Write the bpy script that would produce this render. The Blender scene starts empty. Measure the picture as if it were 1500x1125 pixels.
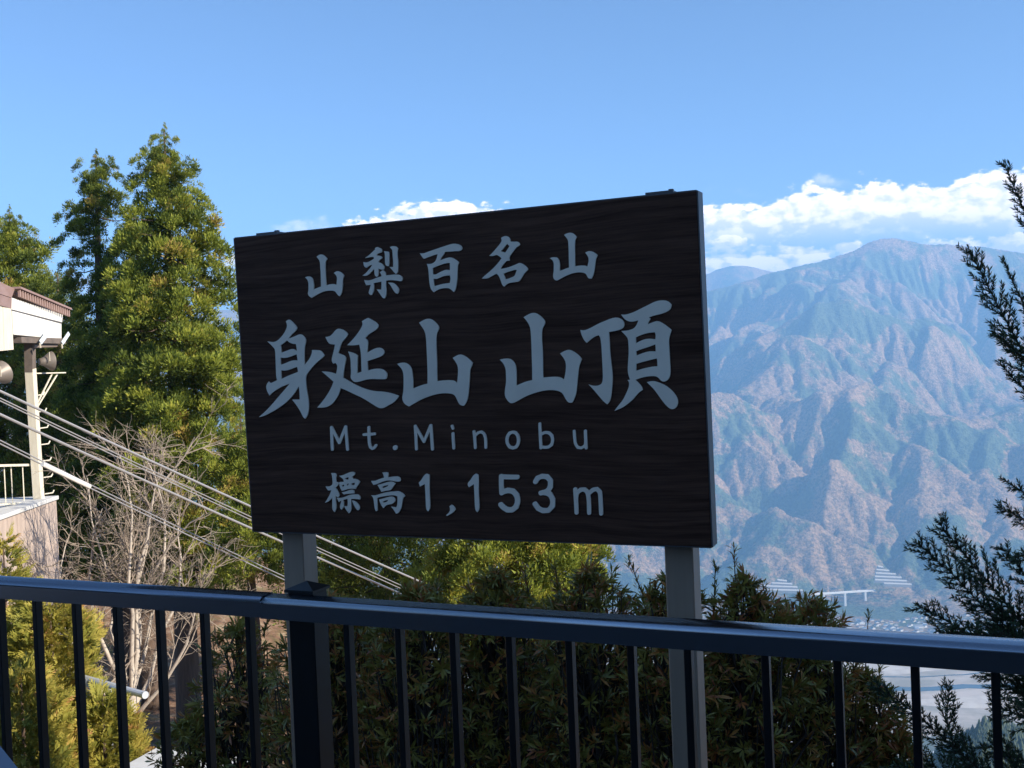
import bpy, math, random
import numpy as np
from mathutils import Vector, Matrix
rnd = random.Random(7); rs = np.random.RandomState(11)
S = bpy.context.scene; COL = S.collection
PI = math.pi
# ---------------------------------------------------------------- camera
FP = 1516.0                                   # focal length in photo pixels (1500 wide)
CAMZ = 1.6
pitch = -math.atan(22.5/FP); roll = 0.0415
_F = np.array([0, math.cos(pitch), math.sin(pitch)]); _R = np.array([1., 0, 0]); _U = np.cross(_R, _F)
_R2 = math.cos(roll)*_R - math.sin(roll)*_U; _U2 = math.sin(roll)*_R + math.cos(roll)*_U
ORG = np.array([0, 0, CAMZ])
cam = bpy.data.objects.new('camera', bpy.data.cameras.new('camera')); COL.objects.link(cam)
cam.data.sensor_width = 36; cam.data.lens = FP/1500*36
cam.data.clip_start = 0.05; cam.data.clip_end = 60000
m = Matrix(((_R2[0], _U2[0], -_F[0], 0), (_R2[1], _U2[1], -_F[1], 0), (_R2[2], _U2[2], -_F[2], CAMZ), (0, 0, 0, 1)))
cam.matrix_world = m
S.camera = cam
def ray(x, y): return _R2*((x-750)/FP) + _U2*((562.5-y)/FP) + _F
def at(x, y, depth): return ORG + ray(x, y)*depth
def on_plane(x, y, n, L):
    v = ray(x, y); return ORG + v*(L/float(v@n))
# ---------------------------------------------------------------- light
SUN_AZ = math.radians(117)                    # clockwise from the view direction (+Y)
SUN_EL = math.radians(27)
SKY_STRENGTH = 0.095
sd = Vector((math.sin(SUN_AZ)*math.cos(SUN_EL), math.cos(SUN_AZ)*math.cos(SUN_EL), math.sin(SUN_EL)))
sun = bpy.data.objects.new('sun', bpy.data.lights.new('sun', 'SUN')); COL.objects.link(sun)
sun.data.energy = 5.0; sun.data.angle = math.radians(0.5); sun.data.color = (1.0, 0.90, 0.76)
sun.rotation_euler = sd.to_track_quat('Z', 'Y').to_euler(); sun.location = (20, -20, 40)
S.view_settings.view_transform = 'Standard'; S.view_settings.look = 'None'
S.view_settings.exposure = 1.2; S.view_settings.gamma = 1.0; S.view_settings.use_curve_mapping = False
W = bpy.data.worlds.new('World'); S.world = W; W.use_nodes = True
nt = W.node_tree; nt.nodes.clear()
def N(t, **k):
    n = nt.nodes.new(t)
    for a, b in k.items(): setattr(n, a, b)
    return n
def Lk(a, b): nt.links.new(a, b)
def M_(op, a, b=None, c=None, clamp=False):
    n = N('ShaderNodeMath', operation=op, use_clamp=clamp)
    for i, v in enumerate((a, b, c)):
        if v is None: continue
        if isinstance(v, (int, float)): n.inputs[i].default_value = v
        else: Lk(v, n.inputs[i])
    return n.outputs[0]
def sstep(v, lo, hi):
    n = N('ShaderNodeMapRange', interpolation_type='SMOOTHSTEP')
    Lk(v, n.inputs[0]); n.inputs[1].default_value = lo; n.inputs[2].default_value = hi
    return n.outputs[0]
sky = N('ShaderNodeTexSky', sky_type='NISHITA', sun_disc=False, sun_elevation=SUN_EL, sun_rotation=SUN_AZ,
        altitude=1150, air_density=0.76, dust_density=0.15, ozone_density=4.0)
tc = N('ShaderNodeTexCoord'); sep = N('ShaderNodeSeparateXYZ'); Lk(tc.outputs['Generated'], sep.inputs[0])
dx, dy, dz = sep.outputs
az = M_('ARCTAN2', dx, dy)
hor = M_('SQRT', M_('ADD', M_('MULTIPLY', dx, dx), M_('MULTIPLY', dy, dy)))
el = M_('DIVIDE', dz, M_('MAXIMUM', hor, 0.05))
cc = N('ShaderNodeCombineXYZ'); Lk(M_('MULTIPLY', az, 1.0), cc.inputs[0]); Lk(M_('MULTIPLY', el, 1.7), cc.inputs[1])
def noise(scale, detail=6, rough=0.6, off=(0, 0, 0)):
    mp = N('ShaderNodeMapping'); mp.inputs['Location'].default_value = off; Lk(cc.outputs[0], mp.inputs[0])
    n = N('ShaderNodeTexNoise'); n.inputs['Scale'].default_value = scale; n.inputs['Detail'].default_value = detail
    n.inputs['Roughness'].default_value = rough; Lk(mp.outputs[0], n.inputs['Vector'])
    return n.outputs[0]
def curve_of(pts, lo, hi, default):
    """pts: list of (photo x, value) inside the picture; elsewhere default"""
    n = N('ShaderNodeFloatCurve'); cv = n.mapping.curves[0]
    P = [(math.atan((x-750)/FP), v) for x, v in pts]
    P = [(-PI, default), (P[0][0]-0.12, default)] + P + [(P[-1][0]+0.25, default), (PI, default)]
    P = [((a+PI)/(2*PI), (v-lo)/(hi-lo)) for a, v in P]
    cv.points[0].location = P[0]; cv.points[-1].location = P[-1]
    for p in P[1:-1]: cv.points.new(*p)
    for p in cv.points: p.handle_type = 'VECTOR'
    n.mapping.update()
    Lk(M_('DIVIDE', M_('ADD', az, PI), 2*PI), n.inputs['Value'])
    return M_('ADD', M_('MULTIPLY', n.outputs[0], hi-lo), lo)
def elev(x, y): return (540-0.0415*(x-750)-y)/FP/math.sqrt(1+((x-750)/FP)**2)
def band(top, base, soft_t, soft_b, wob, nz, nb):
    T = curve_of([(x, elev(x, y)) for x, y in top], -0.1, 0.4, 0.10)
    B = curve_of([(x, elev(x, y)) for x, y in base], -0.1, 0.4, 0.09)
    up = M_('SUBTRACT', M_('ADD', T, M_('MULTIPLY', M_('SUBTRACT', nz, 0.5), wob)), el)
    dn = M_('SUBTRACT', el, M_('ADD', B, M_('MULTIPLY', M_('SUBTRACT', nb, 0.5), wob*0.6)))
    a = M_('MULTIPLY', sstep(up, -soft_t*0.2, soft_t), sstep(dn, -soft_b, soft_b))
    hgt = M_('DIVIDE', M_('SUBTRACT', el, B), M_('MAXIMUM', M_('SUBTRACT', T, B), 0.01))
    return a, hgt
def billow(scale, off=(0, 0, 0)):
    a = M_('ABSOLUTE', M_('SUBTRACT', noise(scale, 2, 0.5, off), 0.5)); b = M_('ABSOLUTE', M_('SUBTRACT', noise(scale*2.3, 2, 0.5, (5+off[0], 1+off[1], 0)), 0.5)); c = noise(scale*6, 5, 0.62, off)
    return M_('ADD', M_('ADD', M_('MULTIPLY_ADD', a, 2.4, 0.22), M_('MULTIPLY', b, 1.1)), M_('MULTIPLY', M_('SUBTRACT', c, 0.5), 0.75))
n1 = billow(17); n2 = noise(14, 6, 0.6, (3, 1, 0)); n3 = noise(60, 6, 0.6, (7, 2, 0)); n1o = billow(17, (0.006, 0.012, 0))
a1, h1 = band([(1000, 322), (1036, 308), (1075, 302), (1110, 300), (1150, 283), (1182, 276), (1215, 270), (1245, 274), (1275, 268), (1310, 259), (1345, 262), (1380, 272), (1412, 270), (1440, 250), (1475, 244), (1520, 250), (1600, 262)],
              [(1000, 352), (1036, 350), (1080, 352), (1150, 346), (1250, 338), (1350, 334), (1500, 336), (1600, 336)], 0.005, 0.022, 0.026, n1, n2)
a2, h2 = band([(1000, 352), (1036, 346), (1100, 352), (1150, 360), (1210, 350), (1260, 372), (1330, 372), (1400, 340), (1435, 334), (1470, 338), (1520, 346), (1600, 340)],
              [(1000, 420), (1600, 420)], 0.012, 0.02, 0.050, n1, n2)
a3, h3 = band([(480, 345), (518, 322), (540, 312), (575, 306), (600, 300), (632, 297), (655, 288), (670, 285), (684, 296), (700, 291), (740, 300), (800, 312), (860, 330)],
              [(480, 336), (860, 344)], 0.005, 0.010, 0.030, n1, n2)
a4, h4 = band([(400, 345), (425, 322), (450, 322), (478, 315), (498, 319), (510, 345)], [(400, 336), (510, 336)], 0.012, 0.01, 0.016, n1, n2)
a5, h5 = band([(1178, 285), (1190, 262), (1206, 254), (1222, 246), (1236, 250), (1250, 262), (1262, 285)], [(1178, 270), (1210, 266), (1262, 262)], 0.010, 0.008, 0.020, n3, n1)
a6, h6 = band([(1040, 285), (1058, 266), (1072, 258), (1084, 264), (1095, 285)], [(1040, 274), (1095, 272)], 0.012, 0.008, 0.020, n3, n1)
al = M_('MAXIMUM', a1, M_('MULTIPLY', a2, 0.92)); al = M_('MAXIMUM', al, a3)
al = M_('MAXIMUM', al, M_('MULTIPLY', a4, 0.55)); al = M_('MAXIMUM', al, M_('MULTIPLY', a5, 0.6)); al = M_('MAXIMUM', al, M_('MULTIPLY', a6, 0.35))
relief = M_('MULTIPLY', M_('SUBTRACT', n1, n1o), 3.0)
sh = M_('ADD', M_('ADD', M_('MULTIPLY', h1, 1.05), relief), M_('MULTIPLY', M_('SUBTRACT', n2, 0.5), 1.6))  # cloud light and shade painted into the sky colour: bright tops, grey undersides
sh = M_('MULTIPLY', M_('ADD', sh, 0.1), 1.0, clamp=True)
sh2 = M_('ADD', 0.62, M_('ADD', M_('MULTIPLY', relief, 1.2), M_('MULTIPLY', M_('SUBTRACT', n2, 0.5), 1.5)), clamp=True)
isl = M_('GREATER_THAN', a1, 0.02)
shm = N('ShaderNodeMix', data_type='FLOAT'); Lk(isl, shm.inputs[0]); Lk(sh2, shm.inputs[2]); Lk(sh, shm.inputs[3])
ccol = N('ShaderNodeMix', data_type='RGBA'); Lk(shm.outputs[0], ccol.inputs[0])
ccol.inputs[6].default_value = (7.4, 6.9, 7.3, 1); ccol.inputs[7].default_value = (13.0, 10.9, 9.3, 1)
smix = N('ShaderNodeMix', data_type='RGBA'); Lk(al, smix.inputs[0]); Lk(sky.outputs[0], smix.inputs[6]); Lk(ccol.outputs[2], smix.inputs[7])
bg = N('ShaderNodeBackground'); bg.inputs[1].default_value = SKY_STRENGTH; Lk(smix.outputs[2], bg.inputs[0])
wo = N('ShaderNodeOutputWorld'); Lk(bg.outputs[0], wo.inputs[0])
S.render.engine = 'CYCLES'
S.cycles.max_bounces = 8; S.cycles.volume_bounces = 1; S.cycles.transparent_max_bounces = 8
# ---------------------------------------------------------------- helpers
def origin(o):
    v = np.zeros(3)
    while o is not None: v += np.array(o.location); o = o.parent
    return v
def props(o, label=None, cat=None, group=None, kind=None):
    if label: o['label'] = label
    if cat: o['category'] = cat
    if group: o['group'] = group
    if kind: o['kind'] = kind
    return o
def thing(name, label, cat, loc=(0, 0, 0), group=None):
    o = bpy.data.objects.new(name, None); COL.objects.link(o); o.location = tuple(float(v) for v in loc)
    o.empty_display_size = 0.2
    return props(o, label, cat, group)
def meshdata(name, V, F, mats, smooth=False, tint=None, mi=None):
    me = bpy.data.meshes.new(name)
    V = np.asarray(V, dtype=np.float32)
    if isinstance(F, np.ndarray):
        k = F.shape[1]; nf = F.shape[0]
        me.vertices.add(len(V)); me.vertices.foreach_set('co', V.ravel())
        me.loops.add(nf*k); me.loops.foreach_set('vertex_index', F.ravel().astype(np.int32))
        me.polygons.add(nf); me.polygons.foreach_set('loop_start', np.arange(0, nf*k, k, dtype=np.int32))
    else:
        me.from_pydata(V.tolist(), [], [list(map(int, f)) for f in F])
    if not isinstance(mats, (list, tuple)): mats = [mats]
    for mm in mats: me.materials.append(mm)
    if mi is not None: me.polygons.foreach_set('material_index', np.asarray(mi, dtype=np.int32))
    if smooth: me.polygons.foreach_set('use_smooth', np.ones(len(me.polygons), dtype=bool))
    if tint is not None:
        a = me.attributes.new('tint', 'FLOAT', 'POINT'); a.data.foreach_set('value', np.asarray(tint, dtype=np.float32))
    me.update(calc_edges=True)
    return me
def part(name, V, F, mats, parent=None, **k):
    kind = k.pop('kind', None); label = k.pop('label', None)
    V = np.asarray(V, dtype=float)
    if parent is not None: V = V-origin(parent)
    o = bpy.data.objects.new(name, meshdata(name, V, F, mats, **k)); COL.objects.link(o); o.parent = parent
    return props(o, label=label, kind=kind)
class MB:
    def __init__(s): s.V = []; s.F = []
    def add(s, V, F):
        b = len(s.V); s.V += [tuple(map(float, v)) for v in V]; s.F += [[b+i for i in f] for f in F]; return s
    def obox(s, c, ax, ay, az_, bev=0.0):
        """box centred at c with half-axis vectors; optional chamfer of the edges"""
        c, ax, ay, az_ = [np.asarray(v, float) for v in (c, ax, ay, az_)]
        if bev <= 0:
            V = [c+i*ax+j*ay+k*az_ for k in (-1, 1) for j in (-1, 1) for i in (-1, 1)]
            return s.add(V, [(0, 2, 3, 1), (4, 5, 7, 6), (0, 1, 5, 4), (2, 6, 7, 3), (0, 4, 6, 2), (1, 3, 7, 5)])
        L = [np.linalg.norm(v) for v in (ax, ay, az_)]; u = [v/l for v, l in zip((ax, ay, az_), L)]
        V = []; idx = {}
        for i in (-1, 1):
            for j in (-1, 1):
                for k in (-1, 1):
                    for q in range(3):
                        e = [L[0]-bev, L[1]-bev, L[2]-bev]; e[q] = L[q]
                        idx[(i, j, k, q)] = len(V); V.append(c+u[0]*i*e[0]+u[1]*j*e[1]+u[2]*k*e[2])
        F = []
        for q in range(3):
            for sgn in (-1, 1):
                o1, o2 = [a for a in range(3) if a != q]
                f = []
                for a, b in ((-1, -1), (1, -1), (1, 1), (-1, 1)):
                    t = [0, 0, 0]; t[q] = sgn; t[o1] = a; t[o2] = b; f.append(idx[(*t, q)])
                F.append(f)
        for q in range(3):
            o1, o2 = [a for a in range(3) if a != q]
            for a in (-1, 1):
                for b in (-1, 1):
                    t0 = [0, 0, 0]; t0[q] = -1; t0[o1] = a; t0[o2] = b; t1 = list(t0); t1[q] = 1
                    F.append([idx[(*t0, o1)], idx[(*t0, o2)], idx[(*t1, o2)], idx[(*t1, o1)]])
        for i in (-1, 1):
            for j in (-1, 1):
                for k in (-1, 1): F.append([idx[(i, j, k, 0)], idx[(i, j, k, 1)], idx[(i, j, k, 2)]])
        return s.add(V, F)
    def beam(s, a, b, w, h, up=(0, 0, 1), bev=0.0):
        a, b, up = np.asarray(a, float), np.asarray(b, float), np.asarray(up, float)
        d = b-a; l = np.linalg.norm(d); d /= l; x = np.cross(d, up); x /= np.linalg.norm(x); z = np.cross(x, d)
        return s.obox((a+b)/2, d*l/2, x*w/2, z*h/2, bev)
    def tube(s, P, R, n=8, cap=True):
        P = [np.asarray(p, float) for p in P]
        if isinstance(R, (int, float)): R = [R]*len(P)
        b = len(s.V); prev = None
        for i, p in enumerate(P):
            d = P[min(i+1, len(P)-1)]-P[max(i-1, 0)]; d = d/(np.linalg.norm(d)+1e-9)
            if prev is None:
                a = np.array([0, 0, 1.]) if abs(d[2]) < .9 else np.array([1., 0, 0])
            else: a = prev
            x = a-d*(a@d); x /= np.linalg.norm(x)+1e-9; y = np.cross(d, x); prev = x
            for k in range(n):
                t = 2*PI*k/n; s.V.append(tuple(p+R[i]*(math.cos(t)*x+math.sin(t)*y)))
        for i in range(len(P)-1):
            for k in range(n):
                s.F.append([b+i*n+k, b+i*n+(k+1) % n, b+(i+1)*n+(k+1) % n, b+(i+1)*n+k])
        if cap and n > 2:
            s.F.append([b+k for k in range(n)][::-1]); s.F.append([b+(len(P)-1)*n+k for k in range(n)])
        return s
    def prism(s, poly, ex):
        """poly: 3-D points of a planar outline; extruded by vector ex"""
        n = len(poly); ex = np.asarray(ex, float); V = [np.asarray(p, float) for p in poly]; V += [p+ex for p in V]
        return s.add(V, [list(range(n))[::-1], list(range(n, 2*n))]+[[i, (i+1) % n, n+(i+1) % n, n+i] for i in range(n)])
    def build(s, name, mat, parent=None, **k): return part(name, s.V, s.F, mat, parent, **k)
# ---------------------------------------------------------------- materials
def mat(name, col, rough=0.6, metal=0.0, spec=0.5, var=0.0, vscale=5.0, col2=None, bump=0.0, bscale=40.0, stretch=None, transl=0.0, tint=None, coat=0.0):
    mt = bpy.data.materials.new(name); mt.use_nodes = True; t = mt.node_tree; b = t.nodes['Principled BSDF']
    b.inputs['Roughness'].default_value = rough; b.inputs['Metallic'].default_value = metal
    b.inputs['Specular IOR Level'].default_value = spec; b.inputs['Coat Weight'].default_value = coat
    b.inputs['Base Color'].default_value = (*col, 1)
    co = t.nodes.new('ShaderNodeTexCoord'); mp = t.nodes.new('ShaderNodeMapping'); t.links.new(co.outputs['Object'], mp.inputs[0])
    if stretch: mp.inputs['Scale'].default_value = stretch
    out = None
    if col2 is not None:
        n = t.nodes.new('ShaderNodeTexNoise'); n.inputs['Scale'].default_value = vscale; n.inputs['Detail'].default_value = 6; n.inputs['Roughness'].default_value = 0.65
        t.links.new(mp.outputs[0], n.inputs['Vector'])
        r = t.nodes.new('ShaderNodeMapRange'); r.inputs[1].default_value = 0.5-0.22/max(var, .01)*0.5; r.inputs[2].default_value = 0.5+0.22/max(var, .01)*0.5
        t.links.new(n.outputs[0], r.inputs[0])
        x = t.nodes.new('ShaderNodeMix'); x.data_type = 'RGBA'; x.inputs[6].default_value = (*col, 1); x.inputs[7].default_value = (*col2, 1)
        t.links.new(r.outputs[0], x.inputs[0]); out = x.outputs[2]; t.links.new(out, b.inputs['Base Color'])
    if tint:                                              # tint: list of (pos, colour) over the per-leaf attribute
        a = t.nodes.new('ShaderNodeAttribute'); a.attribute_name = 'tint'
        cr = t.nodes.new('ShaderNodeValToRGB')
        while len(cr.color_ramp.elements) < len(tint): cr.color_ramp.elements.new(0.5)
        for e, (p, c) in zip(cr.color_ramp.elements, tint): e.position = p; e.color = (*c, 1)
        t.links.new(a.outputs['Fac'], cr.inputs[0]); out = cr.outputs[0]; t.links.new(out, b.inputs['Base Color'])
    if bump:
        n = t.nodes.new('ShaderNodeTexNoise'); n.inputs['Scale'].default_value = bscale; n.inputs['Detail'].default_value = 5
        t.links.new(mp.outputs[0], n.inputs['Vector'])
        bp = t.nodes.new('ShaderNodeBump'); bp.inputs['Strength'].default_value = bump; bp.inputs['Distance'].default_value = 0.02
        t.links.new(n.outputs[0], bp.inputs['Height']); t.links.new(bp.outputs[0], b.inputs['Normal'])
    if transl:
        tr = t.nodes.new('ShaderNodeBsdfTranslucent'); tr.inputs[0].default_value = (*col, 1)
        if out is not None: t.links.new(out, tr.inputs[0])
        ms = t.nodes.new('ShaderNodeMixShader'); ms.inputs[0].default_value = transl
        t.links.new(b.outputs[0], ms.inputs[1]); t.links.new(tr.outputs[0], ms.inputs[2])
        t.links.new(ms.outputs[0], t.nodes['Material Output'].inputs[0])
    return mt
def vnoise(x, y, seed=0):
    """smooth value noise on arrays, 0..1"""
    xi = np.floor(x).astype(np.int64); yi = np.floor(y).astype(np.int64); xf = x-xi; yf = y-yi
    def h(a, b):
        n = (a*374761393+b*668265263+seed*974634777) & 0xffffffff
        n = ((n ^ (n >> 13))*1274126177) & 0xffffffff
        return ((n ^ (n >> 16)) & 0xffff)/65535.0
    u = xf*xf*(3-2*xf); v = yf*yf*(3-2*yf)
    return (h(xi, yi)*(1-u)+h(xi+1, yi)*u)*(1-v)+(h(xi, yi+1)*(1-u)+h(xi+1, yi+1)*u)*v
def fbm(x, y, oct=5, seed=0, rough=0.5):
    r = 0; a = 1; t = 0
    for o in range(oct): r = r+a*vnoise(x*2**o, y*2**o, seed+o); t += a; a *= rough
    return r/t
# ================================================================ SETTING: far mountains, valley, near hill
VALLEY = -1050.0
def yh(x): return 540-0.0415*(x-750)
def crest(tab, Y):
    """photo crest (x, y) at forward distance Y -> arrays of world x and z"""
    P = np.array([at(x, y, Y) for x, y in tab]); return P[:, 0], P[:, 2]
L0 = [(-3000, 480), (300, 470), (700, 440), (960, 420), (1036, 399), (1061, 390), (1080, 387), (1102, 390), (1140, 400), (1200, 420), (1400, 440), (2600, 480)]
L1 = [(-3000, 500), (-600, 440), (0, 470), (500, 440), (900, 450), (1036, 425), (1090, 412), (1133, 398), (1165, 391), (1180, 388), (1218, 377), (1249, 366), (1268, 355), (1287, 350), (1306, 348), (1325, 350), (1347, 356), (1368, 358), (1406, 358), (1437, 360), (1469, 365), (1500, 372), (1580, 380), (1700, 410), (2000, 440), (2700, 500)]
L2 = [(-3000, 560), (0, 540), (500, 520), (900, 540), (1030, 512), (1055, 496), (1077, 481), (1108, 468), (1155, 460), (1205, 446), (1243, 438), (1256, 446), (1281, 459), (1312, 468), (1334, 471), (1362, 471), (1400, 487), (1425, 503), (1462, 525), (1500, 543), (1600, 560), (2000, 560), (2700, 560)]
L3 = [(-3000, 640), (0, 600), (500, 600), (900, 590), (1045, 578), (1100, 582), (1150, 580), (1200, 575), (1260, 570), (1320, 566), (1400, 571), (1500, 577), (1700, 590), (2700, 640)]
CY = [(L3, 5900.), (L2, 7150.), (L1, 8900.), (L0, 12000.)]
def base_surface(X, Y):
    Z = []; YC = []
    for i, (tab, yc) in enumerate(CY):
        cx, cz = crest(tab, yc)
        xs = X*(yc/np.maximum(Y, 3000.))                       # follow the sight line so crests keep their outline
        Z.append(np.interp(xs, cx, cz)); YC.append(yc+260*(fbm(X/1500., Y*0+i*7.3, 3, 40+i)-0.5)*(0.6 if i else 1.2))
    foot = 4080+240*(fbm(X/700., Y*0, 3, 77)-0.5)
    ks = [(foot-500, VALLEY+0*X), (foot, VALLEY+4+0*X), (foot+300, VALLEY+52+0*X), (YC[0], Z[0]), (YC[0]+350, Z[0]-70), (YC[1], Z[1]), (YC[1]+420, Z[1]-190),
          (YC[2], Z[2]), (YC[2]+1300, Z[2]-750), (YC[3], Z[3]), (YC[3]+1500, Z[3]-900)]
    out = np.full(X.shape, VALLEY)
    for (y0, z0), (y1, z1) in zip(ks[:-1], ks[1:]):
        t = np.clip((Y-y0)/(y1-y0), 0, 1); mk = (Y >= y0)
        out = np.where(mk, z0+(z1-z0)*t, out)
    # low spur crests pin the skyline; weight near crest lines
    wgt = sum(wv*np.exp(-((Y-yc)/130.0)**2) for yc, wv in zip(YC, (0.12, 0.25, 1.0, 1.0)))
    return out, np.clip(wgt, 0, 1)
def flood(Z, edge):
    """fill closed hollows so that every cell drains"""
    import heapq
    ny, nx = Z.shape; z = Z.ravel().tolist(); done = edge.ravel().tolist(); hp = [(z[i], i) for i in range(ny*nx) if done[i]]
    heapq.heapify(hp); push = heapq.heappush; pop = heapq.heappop
    while hp:
        v, i = pop(hp); x = i % nx
        for j in ((i-nx, i+nx)+((i-1, i-1-nx, i-1+nx) if x > 0 else ())+((i+1, i+1-nx, i+1+nx) if x < nx-1 else ())):
            if 0 <= j < ny*nx and not done[j]:
                done[j] = True
                if z[j] <= v: z[j] = v+0.02
                push(hp, (z[j], j))
    return np.array(z).reshape(ny, nx)
def erode(Z, B, Wt, h, iters, K, m_=0.45):
    ny, nx = Z.shape; n = ny*nx
    offs = [(-1, -1), (-1, 0), (-1, 1), (0, -1), (0, 1), (1, -1), (1, 0), (1, 1)]
    idx = np.arange(n).reshape(ny, nx); edge = np.zeros((ny, nx), bool); edge[0] = True
    edge |= (B < VALLEY+3)
    for it in range(iters):
        if it % 2 == 0: Z = flood(Z, edge)
        best = np.zeros((ny, nx)); rec = idx.copy(); dist = np.full((ny, nx), h)
        Zp = np.pad(Z, 1, mode='edge')
        for dy_, dx_ in offs:
            q = Zp[1+dy_:1+dy_+ny, 1+dx_:1+dx_+nx]; d = h*math.hypot(dy_, dx_)
            sl = (Z-q)/d; yy = np.clip(np.arange(ny)[:, None]+dy_, 0, ny-1); xx = np.clip(np.arange(nx)[None, :]+dx_, 0, nx-1)
            mk = sl > best; best = np.where(mk, sl, best); rec = np.where(mk, yy*nx+xx, rec); dist = np.where(mk, d, dist)
        rec[edge] = idx[edge]
        order = np.argsort(Z, axis=None).tolist(); r = rec.ravel().tolist(); A = [1.0]*n
        for i in reversed(order):
            j = r[i]
            if j != i: A[j] += A[i]
        f = (K*(np.array(A)*h*h)**m_/dist.ravel()).tolist(); z = Z.ravel().tolist()
        for i in order:
            j = r[i]
            if j != i and z[j] < z[i]: z[i] = (z[i]+f[i]*z[j])/(1+f[i])
        Z = np.array(z).reshape(ny, nx)
        if it < iters-1: Z = Z+(B-Z)*(UPL+0.30*Wt)          # lift back towards the massif, strongly along the crests
        Zp = np.pad(Z, 1, mode='edge'); lap = Zp[:-2, 1:-1]+Zp[2:, 1:-1]+Zp[1:-1, :-2]+Zp[1:-1, 2:]-4*Z
        Z = Z+CREEP*lap; Z[edge] = B[edge]
    return Z
def grid_faces(ny, nx):
    i = np.arange((ny-1)*(nx-1)); y = i//(nx-1); x = i % (nx-1); a = y*nx+x
    return np.stack([a, a+1, a+nx+1, a+nx], 1)
ERK = 0.07; UPL = 0.05; CREEP = 0.02; YCL = 8800.
h = 29.0
gx = np.arange(-100, 5700, h); gy = np.arange(3700, 10900, h)
X, Y = np.meshgrid(gx, gy)
B, Wt = base_surface(X, Y)
gully = 40*np.exp(-((X-1370)/90.)**2-((Y-4330)/260.)**2)
amp = np.clip((B-VALLEY)/500, 0, 1)
WXn = X+420*(fbm(X/1100., Y/1100., 3, 55)-0.5); WYn = Y+420*(fbm(X/1100., Y/1100., 3, 56)-0.5)
spur = 1-np.abs(2*fbm(WXn/1250.-WYn/1500., WYn/3400., 2, 9)-1)*2.0           # broad spurs running down to the valley
spur = spur+0.5*(1-np.abs(2*fbm(WXn/620.+WYn/760., WYn/1700., 2, 19)-1)*2.0)
rough = (fbm(WXn/420., WYn/420., 4, 5)-0.5)
face = 1-Wt
spur2 = 1-np.abs(2*fbm(WXn/330.-WYn/420., WYn/1200.+WXn/1600., 2, 29)-1)*2.0; spur2 = 0.5*spur2+0.5*(1-np.abs(2*fbm(WXn/360.+WYn/460., WYn/1200.-WXn/1500., 2, 39)-1)*2.0)
B = B+amp*face*(230*(spur-1.05)+125*(spur2-0.5)+130*rough)*np.clip((YCL-Y)/500+0.55, 0.35, 1)
Z = erode(B+amp*60*(rs.rand(*X.shape)-0.5)*face, B, Wt, h, 55, ERK)
Z = Z-gully*np.clip((Z-VALLEY)/40, 0, 1)
def upsample(A, k):
    ny, nx = A.shape
    yi = np.linspace(0, ny-1, (ny-1)*k+1); xi = np.linspace(0, nx-1, (nx-1)*k+1)
    def cub(A, t):
        i = np.clip(np.floor(t).astype(int), 0, A.shape[0]-2); f = (t-i)[:, None]
        g = lambda q: A[np.clip(q, 0, A.shape[0]-1)]
        p0, p1, p2, p3 = g(i-1), g(i), g(i+1), g(i+2)
        return p1+0.5*f*(p2-p0+f*(2*p0-5*p1+4*p2-p3+f*(3*(p1-p2)+p3-p0)))
    return cub(cub(A, yi).T, xi).T
U = 3
keep = gy < 9600
Zf = upsample(Z[keep], U); fy = np.linspace(gy[keep][0], gy[keep][-1], Zf.shape[0]); fx = np.linspace(gx[0], gx[-1], Zf.shape[1])
XF, YF = np.meshgrid(fx, fy)
ca = np.clip((Zf-VALLEY-6)/25, 0, 1)
Zf = Zf+ca*(26*(fbm(XF/170., YF/170., 3, 21)-0.5)+9*(fbm(XF/30., YF/30., 2, 31)-0.5)+10.0*(rs.rand(*Zf.shape)-0.5))
def mountain_mat():
    mt = bpy.data.materials.new('autumn_forest'); mt.use_nodes = True; t = mt.node_tree; b = t.nodes['Principled BSDF']
    b.inputs['Roughness'].default_value = 0.95; b.inputs['Specular IOR Level'].default_value = 0.05
    co = t.nodes.new('ShaderNodeTexCoord')
    def nz(s, d=5, r=0.6, o=0):
        mp = t.nodes.new('ShaderNodeMapping'); mp.inputs['Location'].default_value = (o, o, 0); t.links.new(co.outputs['Object'], mp.inputs[0])
        n = t.nodes.new('ShaderNodeTexNoise'); n.inputs['Scale'].default_value = s; n.inputs['Detail'].default_value = d; n.inputs['Roughness'].default_value = r
        t.links.new(mp.outputs[0], n.inputs['Vector']); return n.outputs[0]
    def rng(v, a, c):
        r = t.nodes.new('ShaderNodeMapRange'); r.inputs[1].default_value = a; r.inputs[2].default_value = c; t.links.new(v, r.inputs[0]); return r.outputs[0]
    def mix(f, a, c):
        x = t.nodes.new('ShaderNodeMix'); x.data_type = 'RGBA'; t.links.new(f, x.inputs[0])
        for k, v in ((6, a), (7, c)):
            if isinstance(v, tuple): x.inputs[k].default_value = (*v, 1)
            else: t.links.new(v, x.inputs[k])
        return x.outputs[2]
    spk = nz(0.06, 3, 0.75); spk2 = nz(0.03, 3, 0.7, 300)
    dec = mix(rng(spk, 0.40, 0.60), (0.45, 0.285, 0.165), (0.17, 0.12, 0.07))
    dec = mix(rng(spk2, 0.56, 0.70), dec, (0.48, 0.34, 0.21))
    con = mix(rng(spk, 0.42, 0.60), (0.135, 0.17, 0.09), (0.055, 0.08, 0.05))
    c = mix(rng(nz(0.0022, 8, 0.72, 90), 0.485, 0.535), dec, con)
    t.links.new(c, b.inputs['Base Color'])
    bp = t.nodes.new('ShaderNodeBump'); bp.inputs['Strength'].default_value = 0.9; bp.inputs['Distance'].default_value = 12.0
    t.links.new(nz(0.07, 3, 0.7, 50), bp.inputs['Height']); t.links.new(bp.outputs[0], b.inputs['Normal'])
    return mt
FOREST = mountain_mat()
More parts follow.
